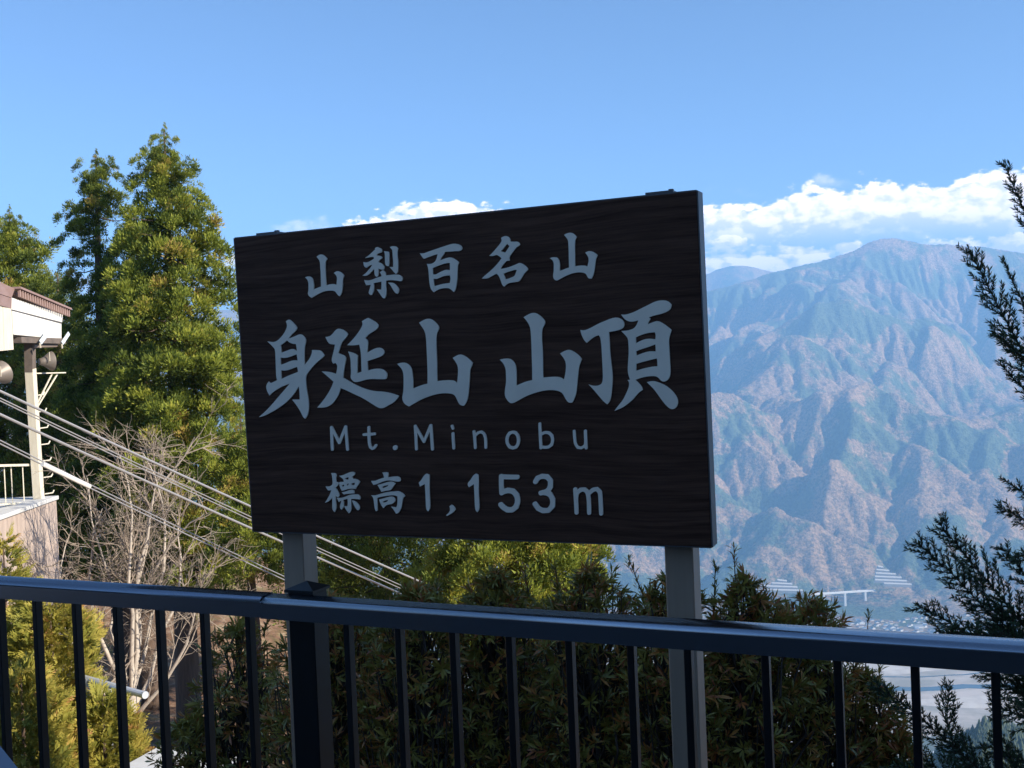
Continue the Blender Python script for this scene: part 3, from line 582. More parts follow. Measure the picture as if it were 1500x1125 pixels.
GLYPHS = [
 ('character', ["464.75 376.24 468.44 373.39 471.86 372.68 474.84 373.89 478.4 376.73 480.25 379.58 478.76 381.5 477.69 384.06 477.69 393.44 478.19 404.82 478.76 411.93 479.18 417.98 482.67 416.77 487.64 415.92 491.2 416.34 493.83 417.76 494.61 410.51 494.76 406.96 493.83 404.11 491.91 401.62 489.92 399.99 492.27 398.42 494.9 396.93 499.02 398.28 502.58 400.56 505.07 403.76 503.64 406.96 503.15 411.93 502.72 419.76 502.01 427.58 500.44 431.49 498.31 434.12 495.47 431.84 492.98 427.93 490.63 426.01 485.51 425.59 478.76 426.01 472.71 427.93 466.31 431.13 461.33 434.12 457.42 436.4 454.22 434.33 451.95 431.13 452.23 428.29 452.94 425.44 453.08 419.04 452.94 414.07 451.73 410.51 449.96 408.02 447.96 406.24 450.67 405.18 453.51 404.68 457.07 406.1 459.34 409.09 460.34 414.07 460.91 418.33 460.62 423.88 464.18 422.46 468.44 420.82 471.29 419.61 471.08 410.51 470.86 398.42 470.15 392.02 469.87 384.2 468.3 380.29"]),
 ('character', ["550.2 363.64 552.6 362.04 554.2 361.8 555.8 363 558.6 363.96 560.2 365.8 560.6 368.2 559 370.2 555.8 371 553.4 372.2 552.84 374.2 557 374.84 559.4 375.8 561 377.56 559.4 379.4 556.6 381.4 555 384.2 557.8 385 561 387 563.4 389.8 564.2 392.2 563.24 394.84 560.2 395.16 557 394.2 555.24 393.4 555.4 403 553.8 405 552.2 405.56 550.44 404.2 549.4 400.6 549 393.56 545.96 397.4 542.6 401 538.6 403.8 534.6 404.2 532.04 403.64 535.4 401.4 539.4 397.4 543.8 392.2 546.6 387.4 542.2 389 539 391.64 537 392.2 534.44 390.2 533.64 387.4 533.4 383.96 537 384.76 541 383.8 545.8 381 548.84 378.84 548.2 376.44 544.2 376.44 540.2 377.4 535.8 378.04 537.8 376.44 541.8 373.8 546.2 369.4 550.6 365.4", "563.4 368.2 566.6 368.2 569.8 369 571.16 370.6 571.24 379 571.08 387 570.2 389.8 568.6 390.04 566.6 389 565 386.2 564.84 377.4 564.68 371", "572.04 362.04 575.4 360.6 579.4 360.76 582.2 361.8 584.04 364.2 583 367 583 375 584.04 382.2 584.04 391 584.04 397.4 582.6 400.44 580.6 401.16 578.2 399 575.4 395.4 571.4 391.16 576.84 391.16 577 383.8 576.2 375.8 575.8 366.2 573.8 364.2", "557 399 559.4 397.4 561.8 395.8 564.6 397.8 566.04 399.8 566.2 403.24 571.4 403 579.4 402.04 585 402.36 589 404.6 591 407.4 589.8 411.4 586.6 411.96 582.6 411 573 410.2 566.6 411 566.2 419 567 424.6 566.76 431.8 565.4 436.2 563.4 437.24 561 435.8 557 429.8 552.84 423.96 559.4 424.2 559.88 418.2 559.8 412.44 553.8 413.8 548.2 414.84 549 419 548.84 423.8 547.24 429.4 545.8 432.2 543.4 432.2 541.4 430.2 541 427.8 542.76 423 544.04 417 540.2 417.8 537.4 418.04 535.8 414.2 534.44 410.2 539.4 411 545 410.2 551.4 407.4 557 405.56 559.8 404.76 559.24 401.4", "569.16 414.04 575.4 413.8 580.2 416.6 584.2 421.4 585.4 423.8 585 428.6 583.4 430.36 581 429.8 578.2 427 575 421.4 572.2 416.6"]),
 ('character', ["615.83 371.19 619.24 371.33 622.8 370.98 628.49 368.63 638.44 365.29 645.56 362.8 654.09 359.96 661.2 357.68 666.89 356.9 672.58 357.96 676.49 360.31 678.12 363.16 677.2 366 674.36 367.78 666.89 368.13 658.36 368.63 652.31 369.2 652.1 371.33 649.82 374.18 647.33 377.38 645.91 381.29 649.82 379.87 654.09 378.3 659.78 376.88 664.04 377.88 668.31 380.58 671.87 383.07 673.15 384.99 671.3 388.04 671.01 396.22 670.8 406.89 669.88 414 669.02 420.04 667.6 425.38 665.82 427.87 662.62 425.02 659.07 422.18 652.67 421.96 646.27 422.89 640.58 425.38 636.31 428.22 633.82 425.73 631.33 421.82 629.91 414 629.2 404.04 628.63 396.93 627.78 391.24 626.21 386.62 631.33 386.84 635.6 385.41 638.8 382.71 640.58 378.44 642 372.19 638.44 373.11 631.33 375.6 624.22 378.44 621.73 379.16 619.24 376.31", "634.53 392.67 638.44 391.24 645.56 388.26 652.67 385.91 658.36 384.99 659.78 385.56 659.92 389.82 659.92 395.87 656.22 395.16 652.67 395.51 648.4 397.29 643.42 399.78 639.16 402.27 635.03 401.91 634.89 396.93", "635.96 407.96 639.87 409.02 645.56 406.53 649.82 404.76 655.51 403.69 659.78 403.48 660.84 406.89 660.63 410.44 659.78 414.36 655.51 415.07 649.82 415.78 644.13 417.2 637.38 419.33 636.45 414.71"]),
 ('character', ["734.84 348.53 737.69 346.76 741.24 345.69 744.44 346.54 746.93 348.53 748.36 351.38 748 353.87 753.33 354.22 758.31 353.87 761.16 355.64 762.72 358.13 761.16 360.27 757.6 362.04 754.4 365.96 751.2 370.58 748.36 374.13 746.93 376.98 747.29 381.96 742.67 382.1 739.82 385.51 736.27 389.78 733.99 393.9 739.11 393.33 745.51 391.56 752.62 389.07 758.31 386.58 761.72 384.8 766.13 386.58 771.11 390.13 774.31 394.04 773.6 396.18 770.04 399.02 766.84 404 764 408.98 760.8 412.68 755.47 413.24 749.78 413.81 745.51 415.02 742.67 416.8 739.82 419.79 738.04 419.29 736.27 416.8 734.84 412.53 732.71 406.84 730.93 403.29 728.09 401.01 724.18 402.93 719.91 405.42 714.93 408.12 706.4 408.12 710.67 404 716.36 399.38 723.47 392.98 728.44 387.64 732 383.38 735.41 378.54 733.42 376.27 728.44 373.28 724.89 374.49 721.33 375.2 717.42 374.84 720.62 372 724.89 367.38 729.87 361.69 734.13 356 735.91 352.8", "743.73 357.07 747.08 360.62 745.51 363.47 743.02 367.02 740.89 370.22 738.4 369.16 734.13 368.09 736.98 365.6 739.82 362.04 741.96 358.84", "738.4 401.01 742.67 399.02 748.36 397.24 754.04 395.47 757.74 395.32 756.89 398.31 754.76 404.36 749.78 406.49 745.51 408.27 741.39 409.12 740.53 406.13"]),
 ('character', ["826.88 344.24 830.58 342.11 834.84 340.83 838.76 341.26 842.67 343.89 845.51 347.23 844.44 349.58 843.02 352.07 842.67 360.6 842.95 371.98 843.02 383.36 843.24 390.11 848.36 389.19 854.04 388.9 858.31 389.19 861.01 390.82 862.01 386.91 863.15 381.93 862.58 376.96 860.44 373.4 857.96 370.2 861.16 368.42 864.36 367.71 868.27 368.56 872.53 370.91 876.09 373.97 874.67 376.96 873.24 380.51 872.53 387.62 871.47 396.16 870.04 402.56 868.27 406.11 867.2 408.1 863.29 408.1 861.51 406.11 859.73 402.56 857.96 400.42 854.04 399.36 848.36 398.86 842.67 399.71 836.98 401.13 830.58 403.62 824.18 406.82 819.91 409.67 816 411.23 813.51 410.02 811.02 407.18 811.02 401.13 811.95 397.58 811.95 391.89 812.09 386.2 811.02 382.64 808.89 380.16 806.26 378.38 809.24 376.96 813.51 376.81 817.07 377.52 819.34 380.51 820.62 384.78 821.19 389.04 820.62 396.87 824.89 395.44 829.87 393.31 834.28 391.89 833.99 380.51 833.78 369.13 833.42 359.18 832.85 352.07 830.58 348.51"]),
 ('character', ["419.81 470.67 422.65 468.53 425.07 468.11 428.34 470.67 432.61 474.94 435.88 479.2 435.88 482.48 432.61 486.32 427.63 490.58 423.65 495.85 429.05 494.14 436.17 491.01 440.72 489.3 444.7 491.29 448.26 495.56 449.25 499.83 448.26 504.1 447.12 509.08 446.83 524.01 447.26 534.68 451.1 529.7 455.37 524.01 458.21 516.19 458.07 512.63 466.04 512.92 470.31 513.34 473.86 516.9 476.28 520.46 473.86 524.01 468.17 528.28 461.77 533.97 454.66 542.5 448.97 550.33 448.97 559.57 450.39 570.95 452.95 585.18 453.52 597.98 451.81 607.94 448.26 613.34 445.41 611.49 441.86 603.67 436.17 594.42 429.05 585.18 440.15 585.18 439.86 573.8 438.73 565.55 434.03 573.8 426.21 583.76 417.67 591.58 406.29 599.4 393.49 606.51 386.38 609.64 380.41 610.78 387.8 604.38 397.76 594.42 409.14 580.91 419.1 569.53 425.5 561.71 417.67 564.55 407.72 569.53 400.6 574.51 395.91 579.2 393.49 575.22 391.79 570.95 390.93 565.97 392.07 562.42 394.49 558.86 397.05 561.28 401.32 559.57 407.01 556.73 405.58 551.04 405.16 536.81 404.59 522.59 404.16 512.63 402.03 509.08 397.76 504.81 392.78 500.11 400.6 501.25 406.29 499.83 411.98 494.85 417.67 487.74 421.23 479.91 421.66 475.65", "411.98 505.52 416.96 502.67 421.23 498.41 424.79 501.54 430.48 503.81 434.46 503.81 435.46 508.36 435.88 514.77 432.61 511.92 428.34 510.92 421.94 513.34 413.41 516.61 413.12 509.79", "412.27 523.73 419.1 524.3 426.21 522.59 435.46 518.61 436.45 522.59 437.02 527.99 430.48 527.57 424.08 529.7 417.67 532.55 412.27 534.25", "412.7 542.22 419.1 543.07 426.21 541.08 436.17 537.1 437.3 541.08 437.59 544.64 430.48 547.48 421.94 550.75 413.41 555.02 413.12 548.19"]),
 ('character', ["477.73 493.6 484 492.67 488 489.33 492 484 496 481.07 502 482.4 507.33 485.33 510.67 489.33 509.07 493.33 505.33 497.33 502 501.33 499.73 506.67 498 513.33 496.67 517.33 500 518.67 506 521.07 508 524.67 506.67 532 505.33 538.67 504.27 546.67 504 553.33 510.67 557.33 518.67 562 528 566.67 538.67 570.67 550.67 573.07 562.67 573.6 574.67 576 585.07 579.73 583.33 583.33 578 589.33 569.33 594 562.67 597.6 558 598 553.33 596 542.67 589.33 532 582.67 520 577.33 509.33 572 500 568.27 498 576 493.33 584.67 487.33 592 480 596 473.33 597.07 465.6 596.8 470.67 591.33 477.33 582.67 483.33 573.33 487.33 565.33 489.6 558.93 484 554 478.67 549.33 472.27 544 480 544.27 486.67 545.6 493.33 547.73 494.67 541.33 495.33 534.67 492 531.33 489.33 532.67 487.33 530 486.93 525.33 488.67 518.67 490.4 512 491.73 504.67 484 504 480.67 500", "531.07 470.67 534.67 468.27 539.73 465.6 545.33 468.27 552 472.27 555.33 476 554.93 480 550.67 484 545.33 486.67 540 490.67 536 495.33 540 499.33 539.73 508 538.93 516.67 545.33 512.67 552 509.6 557.33 509.07 562 511.33 564.27 515.33 563.33 518.67 559.33 522 552 524.67 545.33 526.67 539.33 528.67 539.6 536 540 542.67 546.67 540.67 553.33 539.73 560 540.27 565.33 543.33 568.27 547.33 567.73 553.33 566 555.33 556 555.33 546.67 554.93 537.33 555.73 528 558.67 521.07 560 517.33 557.33 514.4 553.33 515.33 546.67 514.93 537.33 514.67 528 513.33 520.67 510.93 514.93 518.67 516.67 524.93 520.67 524.67 529.33 524.27 546.67 530.67 544.27 530.27 534.67 530 521.33 529.07 513.33 527.33 504.67 518.67 506 509.33 505.6 513.33 502 520 494.67 526.67 486 531.33 478 532.27 474"]),
 ('character', ["614.85 472.7 621.08 468.72 628.55 466.23 634.78 468.72 641 474.32 644.24 479.3 643.49 483.04 640.38 488.64 639.76 501.1 640.38 516.04 641 529.74 641 547.17 641.38 558.38 649.72 556.89 662.17 556.64 667.15 558.13 670.39 561.12 671.51 552.15 672.14 540.95 670.89 534.72 667.78 529.12 664.04 524.13 669.65 520.77 674.63 518.78 680.85 520.77 687.7 525.75 693.31 531.61 692.06 535.97 689.32 540.95 688.95 553.4 687.7 569.59 686.46 582.04 683.34 590.76 680.23 594.25 675.25 593.5 672.14 589.51 669.02 582.04 665.91 577.68 659.68 576.06 649.72 575.82 639.76 577.31 629.79 580.17 618.59 584.53 608.62 590.14 599.91 595.24 594.93 592.63 591.19 588.27 589.94 582.04 591.44 575.82 592.19 567.1 592.19 552.15 591.44 544.68 588.7 539.08 582.72 532.85 588.7 530.98 594.93 531.23 600.53 534.72 604.27 540.95 605.51 549.66 606.13 558.38 606.13 568.97 613.61 565.85 621.08 563.11 627.05 561.87 627.3 547.17 626.68 529.74 625.81 509.81 624.81 491.13 622.32 483.66 618.59 478.06"]),
 ('character', ["767.6 464.67 775.33 460 782.67 457.73 788.67 460 795.33 465.33 799.33 470.67 798.67 475.33 794.67 482 794.27 495.33 795.33 508.67 796 524.67 796 540.67 796.4 552.93 804.67 552 815.33 551.6 822 552.67 826.8 556 828.67 548.67 830 538 829.33 530 826.27 524 821.07 517.73 827.33 514 834 511.73 842 515.33 848.67 520.67 852.93 525.73 851.33 530 848.67 536.67 847.33 550 846 564.67 844.67 576.67 841.33 586 838.67 589.73 833.33 589.73 829.33 584.67 825.33 576.67 822 573.73 815.33 571.6 804.67 571.07 794 572.67 783.33 575.6 771.33 580 760.67 586 752 590.8 747.33 590 742.67 584.67 740 578.67 740.67 568.67 742.27 560.67 742 548.67 741.73 540.67 738.67 532.67 732.93 526.67 739.33 525.07 747.33 525.07 752.67 528.67 756.4 535.33 757.33 546 757.33 564.67 764.67 561.33 772.67 558.27 780.4 556.67 780.4 540.67 779.6 519.33 779.07 500.67 778 481.33 775.33 474.67 771.33 468.67"]),
 ('character', ["850.74 483.34 856.33 484.09 864.64 481.07 875.21 475.03 887.3 469.74 897.87 465.66 904.67 464.91 911.47 467.48 915.24 472.76 914.79 478.81 909.95 482.58 902.4 484.55 892.58 486.36 893.64 498.44 894.09 513.55 895.6 528.66 897.57 543.76 898.17 555.85 897.11 567.93 896.06 580.02 894.09 587.57 890.02 592.1 884.27 587.57 876.72 578.5 869.17 569.44 862.82 563.1 869.17 565.21 876.72 564.91 882.01 562.19 883.97 555.85 883.52 540.74 882.46 522.61 881.56 504.49 880.05 493.91 877.48 490.89 871.44 493.16 866.15 496.93 860.11 502.22 856.33 498.44 852.55 490.89", "910.26 460.68 917.51 460.98 928.08 457.66 938.66 452.37 950.74 446.33 961.31 441.04 971.89 439.53 979.44 441.34 984.27 446.33 983.22 452.37 977.93 456.45 968.87 459.92 958.29 462.19 951.04 464.91 953.46 467.02 950.74 471.25 949.23 475.03 956.78 472.01 963.58 469.74 970.38 472.76 977.93 478.05 984.27 483.34 981.71 490.89 980.2 498.44 980.95 510.53 981.71 525.63 982.76 540.74 982.46 549.8 979.44 555.85 974.91 558.87 969.62 558.56 964.34 552.07 958.29 550.56 947.72 551.31 938.66 553.58 931.1 556.3 935.63 560.38 940.92 566.42 941.98 570.95 937.15 573.97 932.61 579.26 926.57 586.06 917.51 593.61 909.95 598.14 900.59 601.77 905.42 595.12 912.98 586.06 917.51 576.99 922.04 566.42 922.34 559.62 919.77 556.6 923.55 555.85 920.08 546.03 920.53 531.68 921.74 516.57 921.28 504.49 920.53 495.42 916 490.14 910.71 484.85 920.53 484.09 929.59 481.07 934.12 474.27 935.63 468.99 929.59 470.95 922.79 471.25 916 468.23", "931.86 494.21 938.66 490.89 949.23 487.57 959.8 486.66 961.31 490.89 960.56 496.93 950.74 495.73 941.68 497.69 932.31 502.67", "932.61 514.31 940.17 511.28 950.74 508.26 960.56 504.18 961.01 509.02 961.01 514.76 952.25 514.31 943.19 516.57 932.92 520.8", "932.61 532.89 941.68 530.17 952.25 527.45 962.82 524.88 963.58 530.17 963.58 536.51 955.27 536.96 943.19 539.53 932.31 543.01", "948.02 559.62 956.78 557.66 965.85 560.08 976.42 564.91 985.48 572.46 992.28 581.53 994.24 589.08 991.53 596.63 986.24 599.65 980.95 598.14 973.4 590.59 965.85 580.02 958.29 569.44"]),
 ('letter', ["506.68 622.95 505.71 623.46 505.2 624.21 497.68 643.31 488.14 624.71 487.25 623.96 486.18 623.8 485.18 624.21 484.57 624.96 484.38 625.96 484.81 639.21 485.72 658.46 486.18 659.43 486.93 659.99 487.93 660.15 489.03 659.71 489.61 658.96 489.8 658.21 488.89 638.46 488.93 635.32 496.09 649.46 496.5 649.96 497.18 650.36 498.43 650.4 499.23 649.96 499.77 649.21 505.71 634.21 505.93 634.56 506.38 639.46 507.87 658.46 508.35 659.46 509.18 660.03 510.18 660.14 511.18 659.71 511.76 658.96 511.94 657.96 509.15 624.71 508.9 623.96 508.18 623.21 507.43 622.93"]),
 ('letter', ["540.7 623.83 539.7 624.37 539.1 625.59 539.08 633.84 538.95 634.06 533.2 634.49 532.45 635 532.06 635.59 531.9 636.34 532.01 637.09 532.7 638.03 533.7 638.44 538.95 638.18 539.18 638.34 539.83 649.84 541.37 655.34 542.06 656.34 545.2 658.69 545.95 658.96 546.7 658.94 550.45 657.39 552.78 654.09 553.51 652.84 553.5 651.59 552.77 650.59 551.7 650.19 550.78 650.34 550.05 650.84 547.7 654.15 546.45 654.5 545.07 653.34 543.9 649.09 543.29 638.09 543.45 637.93 550.45 637.51 551.2 637.14 551.69 636.59 551.98 635.34 551.41 634.09 550.2 633.48 543.2 633.75 543.13 625.34 542.76 624.59 542.2 624.08 541.45 623.81"]),
 ('letter', ["579.46 651.96 578.21 652.28 577 653.22 576.33 654.47 576.2 655.97 576.63 657.47 577.46 658.47 578.71 659.14 579.96 659.27 581.46 658.81 582.45 657.97 583.1 656.72 583.22 655.22 582.89 653.97 581.96 652.76 580.71 652.09"]),
 ('letter', ["631.04 621.18 630.23 621.7 629.72 622.45 621.54 642.22 610.68 622.7 609.79 622.02 608.79 621.9 607.95 622.2 607.24 622.95 606.99 623.95 608.02 639.45 608.77 657.95 609.2 658.95 610.04 659.57 611.04 659.71 612.04 659.3 612.58 658.7 612.86 657.7 611.95 636.7 611.79 633.13 620.04 648.01 621.04 648.87 622.29 648.96 623.22 648.45 623.72 647.7 630.29 631.81 632.14 658.2 632.69 659.2 633.54 659.74 634.54 659.85 635.56 659.45 636.29 658.53 636.46 657.45 634.11 622.95 633.73 621.95 633.04 621.31 632.04 621"]),
 ('letter', ["662.77 621.9 662.02 622.14 661.39 622.68 661.03 623.43 661.03 624.43 662.48 628.43 663.27 629.14 664.27 629.36 665.02 629.18 665.77 628.62 666.15 627.93 666.21 626.93 664.65 622.68 663.77 622.02", "663.77 632.92 663.12 633.18 662.56 633.68 662.14 634.93 662.72 646.68 663.47 656.43 663.71 657.18 664.27 657.83 665.02 658.19 666.02 658.19 667.15 657.43 667.57 656.18 666.82 646.43 666.23 634.68 665.98 633.93 665.27 633.19 664.52 632.91"]),
 ('letter', ["694.93 630 694.18 630.15 693.61 630.5 693.08 631.25 692.93 632 694.27 643.5 695.07 655.75 695.28 656.5 695.93 657.25 696.93 657.6 697.93 657.4 698.7 656.75 699.06 655.75 697.92 639.25 698.68 638.81 702.26 635.25 705.43 634.55 708.21 636.5 709.43 639.96 710.01 641.75 710.41 655.5 710.68 656.35 711.3 657 712.43 657.33 713.43 657.05 714.18 656.25 714.4 655.25 713.97 641 711.68 634.25 707.18 630.79 705.93 630.4 700.43 631.55 697.43 634.4 697.23 634.25 696.67 631 695.93 630.27"]),
 ('letter', ["751.82 630.41 746.57 631.87 745.57 632.58 741.86 637.92 740.8 643.92 741.93 650.92 745.44 655.92 746.57 656.8 751.57 658.22 752.57 658.19 757.32 656.84 758.36 656.17 761.9 650.67 762.67 643.92 761.44 637.17 757.82 632.38 756.82 631.62", "751.5 635.17 752.07 635.03 754.57 635.7 757.17 638.92 758.1 644.17 757.4 649.42 755.24 652.67 752.32 653.55 751.82 653.59 748.82 652.73 748.57 652.49 746.19 649.17 745.39 644.17 746.25 639.42 748.82 635.94"]),
 ('letter', ["790.83 618.59 790.12 618.92 789.61 619.42 789.2 620.67 789.88 636.92 790.94 656.17 791.14 656.92 791.83 657.74 793.08 658.13 794.33 657.72 795.08 656.82 798.58 657.47 804.33 656.77 805.08 656.5 808.37 654.17 810.08 652.93 810.63 652.17 812.52 644.92 811.03 637.17 810.58 636.5 806.11 632.17 805.08 631.64 798.33 630.83 794.08 633.08 793.41 620.17 793.06 619.42 792.33 618.78 791.58 618.55", "799.06 635.17 803.58 635.74 807.12 639.17 808.2 644.67 806.83 649.92 803.08 652.63 798.83 653.16 795.08 652.44 794.99 652.17 794.22 638.17 794.33 637.88"]),
 ('letter', ["857.85 629.07 857.1 629.25 856.35 629.78 855.75 631.08 856.65 649.33 855.21 651.83 851.85 653.78 851.6 653.9 847.85 653.2 845.29 649.33 844.39 641.83 843.58 631.08 843.16 630.08 842.35 629.48 841.35 629.35 840.35 629.77 839.75 630.58 839.6 631.33 840.1 638.07 840.43 642.33 841.42 650.58 845.35 656.57 846.35 657.04 852.1 658 852.85 657.81 856.85 655.53 857.09 656.83 857.85 657.82 858.85 658.24 860.1 658.08 861.03 657.33 861.47 656.08 860.25 631.08 860.03 630.33 859.44 629.58 858.6 629.15"]),
 ('character', ["486.03 692.8 490.8 692.97 493.4 694.1 494.09 696.27 493.22 699.73 493.4 705.8 496.86 706.23 497.04 709.7 492.1 714.46 495.13 717.93 498.16 723.99 498.16 726.16 496 728.33 492.7 725.73 492.7 733.53 493.83 740.46 493.57 745.66 491.23 749.82 489.06 747.82 487.76 744.79 487.76 736.99 487.76 728.33 483.86 733.09 480.4 735.26 476.93 736.13 480.4 730.93 484.3 723.99 486.46 717.93 481.7 718.1 479.53 715.33 477.97 712.3 482.13 712.56 485.6 711.43 488.37 709.09 488.02 702.33 487.33 695.4", "497.73 696.7 502.06 696.27 508.13 693.67 513.33 691.24 518.53 690.89 521.13 692.97 520.26 695.83 517.23 697.56 517.66 701.03 521.13 701.46 525.46 702.76 528.06 705.36 526.76 708.83 523.73 712.73 521.99 716.02 516.79 715.5 511.59 715.76 505.53 717.76 501.63 718.62 499.46 714.46 498.16 710.13 497.56 706.23 502.06 705.8 504.66 705.36 503.8 701.46 500.33 698.86", "505.53 700.42 508.13 699.73 511.59 698.69 511.59 702.33 508.13 702.16", "502.06 710.56 504.66 709.26 505.36 711.43 502.5 712.9", "509.17 708.57 511.94 707.7 511.59 710.13 509.43 711.17", "515.93 707.7 520.95 706.84 520.26 710.13 516.1 710.3", "501.63 720.96 507.26 719.66 512.46 717.5 517.66 717.06 520.09 719.23 520.09 722.26 515.06 722.69 508.99 723.13 504.66 724.17", "494.26 729.19 499.46 729.37 506.4 727.46 513.33 724.43 520.26 723.82 525.46 723.99 528.06 726.16 529.1 729.63 528.06 731.36 521.99 730.49 515.23 730.49 515.49 738.73 515.75 745.66 514.19 749.99 512.03 751.55 509.43 748.69 505.1 741.33 509.86 741.33 510.55 736.99 510.03 730.23 503.36 732.23 504.66 735.26 504.66 740.46 503.36 743.93 501.63 746.35 499.46 744.79 499.03 741.33 500.33 736.13 501.2 732.49 497.3 735.09 496 732.23", "516.36 732.66 521.13 733.96 525.46 737.86 528.06 742.19 527.63 745.66 525.46 747.22 522.86 745.66 520.26 741.33"]),
 ('character', ["560.99 691.93 566.19 691.5 569.22 692.11 570.09 694.1 569.22 698.86 575.72 698 583.52 697.56 586.98 699.73 588.02 702.76 586.98 704.93 581.79 705.36 575.72 704.06 570.52 703.2 564.45 704.24 557.52 706.84 552.32 709.09 547.99 710.13 546.69 707.96 544.52 704.24 549.72 704.24 556.66 701.46 563.59 699.3 562.72 695.4", "553.88 710.13 560.12 708.4 567.05 706.23 573.12 704.93 577.45 705.8 580.23 707.96 577.45 711.86 573.12 717.93 567.05 718.36 559.69 720.1 557.52 716.2", "560.99 712.56 565.32 711 570.35 709.96 567.92 712.73 561.42 714.9", "544.52 725.29 549.72 725.73 556.66 723.56 563.59 721.4 572.25 720.1 579.19 719.66 583.52 718.97 588.72 720.96 592.62 723.99 594.09 726.59 590.88 729.19 590.02 736.99 588.72 743.93 586.12 749.12 583.52 751.9 580.92 751.9 578.32 747.39 573.99 741.76 580.92 743.06 582.65 740.46 583.34 733.53 583.08 726.59 578.32 725.03 572.25 725.29 563.59 726.59 556.66 727.89 553.36 729.19 553.62 736.99 554.06 747.39 551.89 748.69 550.16 745.66 549.03 738.73 548.42 731.79 547.12 727.89", "556.22 731.36 561.85 730.06 568.79 727.89 573.99 727.03 578.32 728.33 580.05 731.36 579.19 734.83 575.72 737.86 569.65 738.73 565.32 740.46 562.72 744.1 560.12 741.33 557.95 736.13", "562.03 734.22 565.32 732.83 569.65 731.79 567.92 734.83 562.29 736.13"]),
 ('digit', ["614.4 706.6 618 703 622 696 625.6 693.6 630 695.4 630 705 630 721 631 737 631 745 628 748.6 625 746 624.4 729 623.2 708.6 616 712.6"]),
 ('letter', ["659.2 741.4 662 739 666 741.4 668.2 746 665 750 660 753.4 655.6 755.4 654.4 754.2 659 750 660.4 746"]),
 ('digit', ["686 707 690 703 694 696 697.6 693.6 701.6 695.4 702.2 705 701.6 721 703 737 703 746 700 750 696.8 746.6 696 729 695 708.6 688 713.4 686 711"]),
 ('digit', ["734.15 694.11 733.15 694.55 732.4 695.21 731.84 696.15 731.61 697.15 731.6 711.15 732.2 722.15 732.63 723.65 733.19 724.4 733.9 724.94 734.9 725.33 735.9 725.39 737.37 724.9 738.49 723.9 744.4 721.88 750.15 722.61 754.13 726.9 755.48 732.9 753.65 739.73 749.65 742.8 744.9 742.71 740.4 739.98 736.9 736.14 735.9 735.51 734.9 735.23 733.15 735.41 731.63 736.4 731.08 737.15 730.7 738.15 730.71 739.9 731.45 741.4 735.55 745.9 742.15 749.92 743.65 750.38 749.65 750.4 751.65 750.34 752.9 749.89 759.4 744.95 760.42 743.65 763.2 733.15 761.3 724.15 760.92 723.15 760.37 722.4 754.65 716.28 753.4 715.47 743.9 714.2 742.9 714.36 738.9 715.73 738.68 715.65 738.4 710.9 738.4 701.9 738.65 701.69 747.9 702 758.9 701.96 760.33 701.4 761.28 700.4 761.76 699.15 761.66 697.65 761.34 696.9 760.65 696.05 759.9 695.55 758.9 695.24 748.15 695.2 737.4 694.84 735.65 694.06"]),
 ('digit', ["793.65 693.88 786.65 696.66 785.4 697.51 781.73 703.9 781.41 705.15 781.54 706.4 782.19 707.65 783.4 708.62 784.9 709 786.4 708.72 787.15 708.29 787.9 707.53 790.53 702.9 794.9 701.08 800.15 701.47 803.27 705.15 803.4 705.4 803.36 711.9 799.97 716.65 791.4 718.58 790.4 719.31 789.8 720.15 789.46 721.15 789.42 722.15 789.66 723.15 790.15 724 790.9 724.72 791.9 725.23 793.4 725.38 796.65 724.74 803.65 726.24 806.76 731.9 806.46 739.4 802.4 743.84 802.15 743.93 796.65 744.31 791.65 741.88 790.65 740.67 787.13 735.65 786.15 734.85 784.9 734.43 783.9 734.43 782.9 734.73 781.48 735.9 781.06 736.65 780.82 737.65 780.86 738.65 781.2 739.65 786.04 746.65 786.74 747.4 794.4 751.22 795.9 751.6 804.4 750.98 805.9 750.46 812.68 743.4 813.32 742.4 813.6 741.15 814 731.15 813.83 729.9 808.92 720.9 808.15 720.11 806.85 719.4 810.06 714.9 810.54 713.65 810.6 703.9 810.34 702.65 809.73 701.65 804.73 695.65 803.65 694.8 802.4 694.42 794.65 693.81"]),
 ('letter', ["873.45 713.22 867.7 714.3 863.2 718.28 858.86 714.25 857.45 713.63 850.2 714.11 849.2 714.6 846.45 717.12 846.27 717 846.08 715.75 845.7 714.94 845.06 714.25 844.2 713.77 843.2 713.6 842.2 713.77 841.2 714.37 840.52 715.25 840.2 716.75 841.41 733.25 842.2 750.75 842.43 751.75 842.88 752.5 844.2 753.43 845.7 753.56 847.2 752.83 848.06 751.5 848.19 750.25 846.86 724.75 852.2 719.98 855.95 719.75 858.77 722.5 860.2 733.25 860.33 738.75 860.6 751 860.87 752.25 861.94 753.5 863.2 753.97 864.7 753.79 865.45 753.36 866.04 752.75 866.43 752 866.6 751 866.2 733 865.13 724.75 870.45 719.8 873.95 719.22 876.68 722 877.41 733.25 878.3 752.75 878.6 753.5 879.22 754.25 879.95 754.73 880.95 754.99 881.95 754.9 882.7 754.6 883.44 754 883.93 753.25 884.2 752 883.4 733 882.48 719.75 881.74 718.5 876.7 713.53 875.2 713.01"]),
]

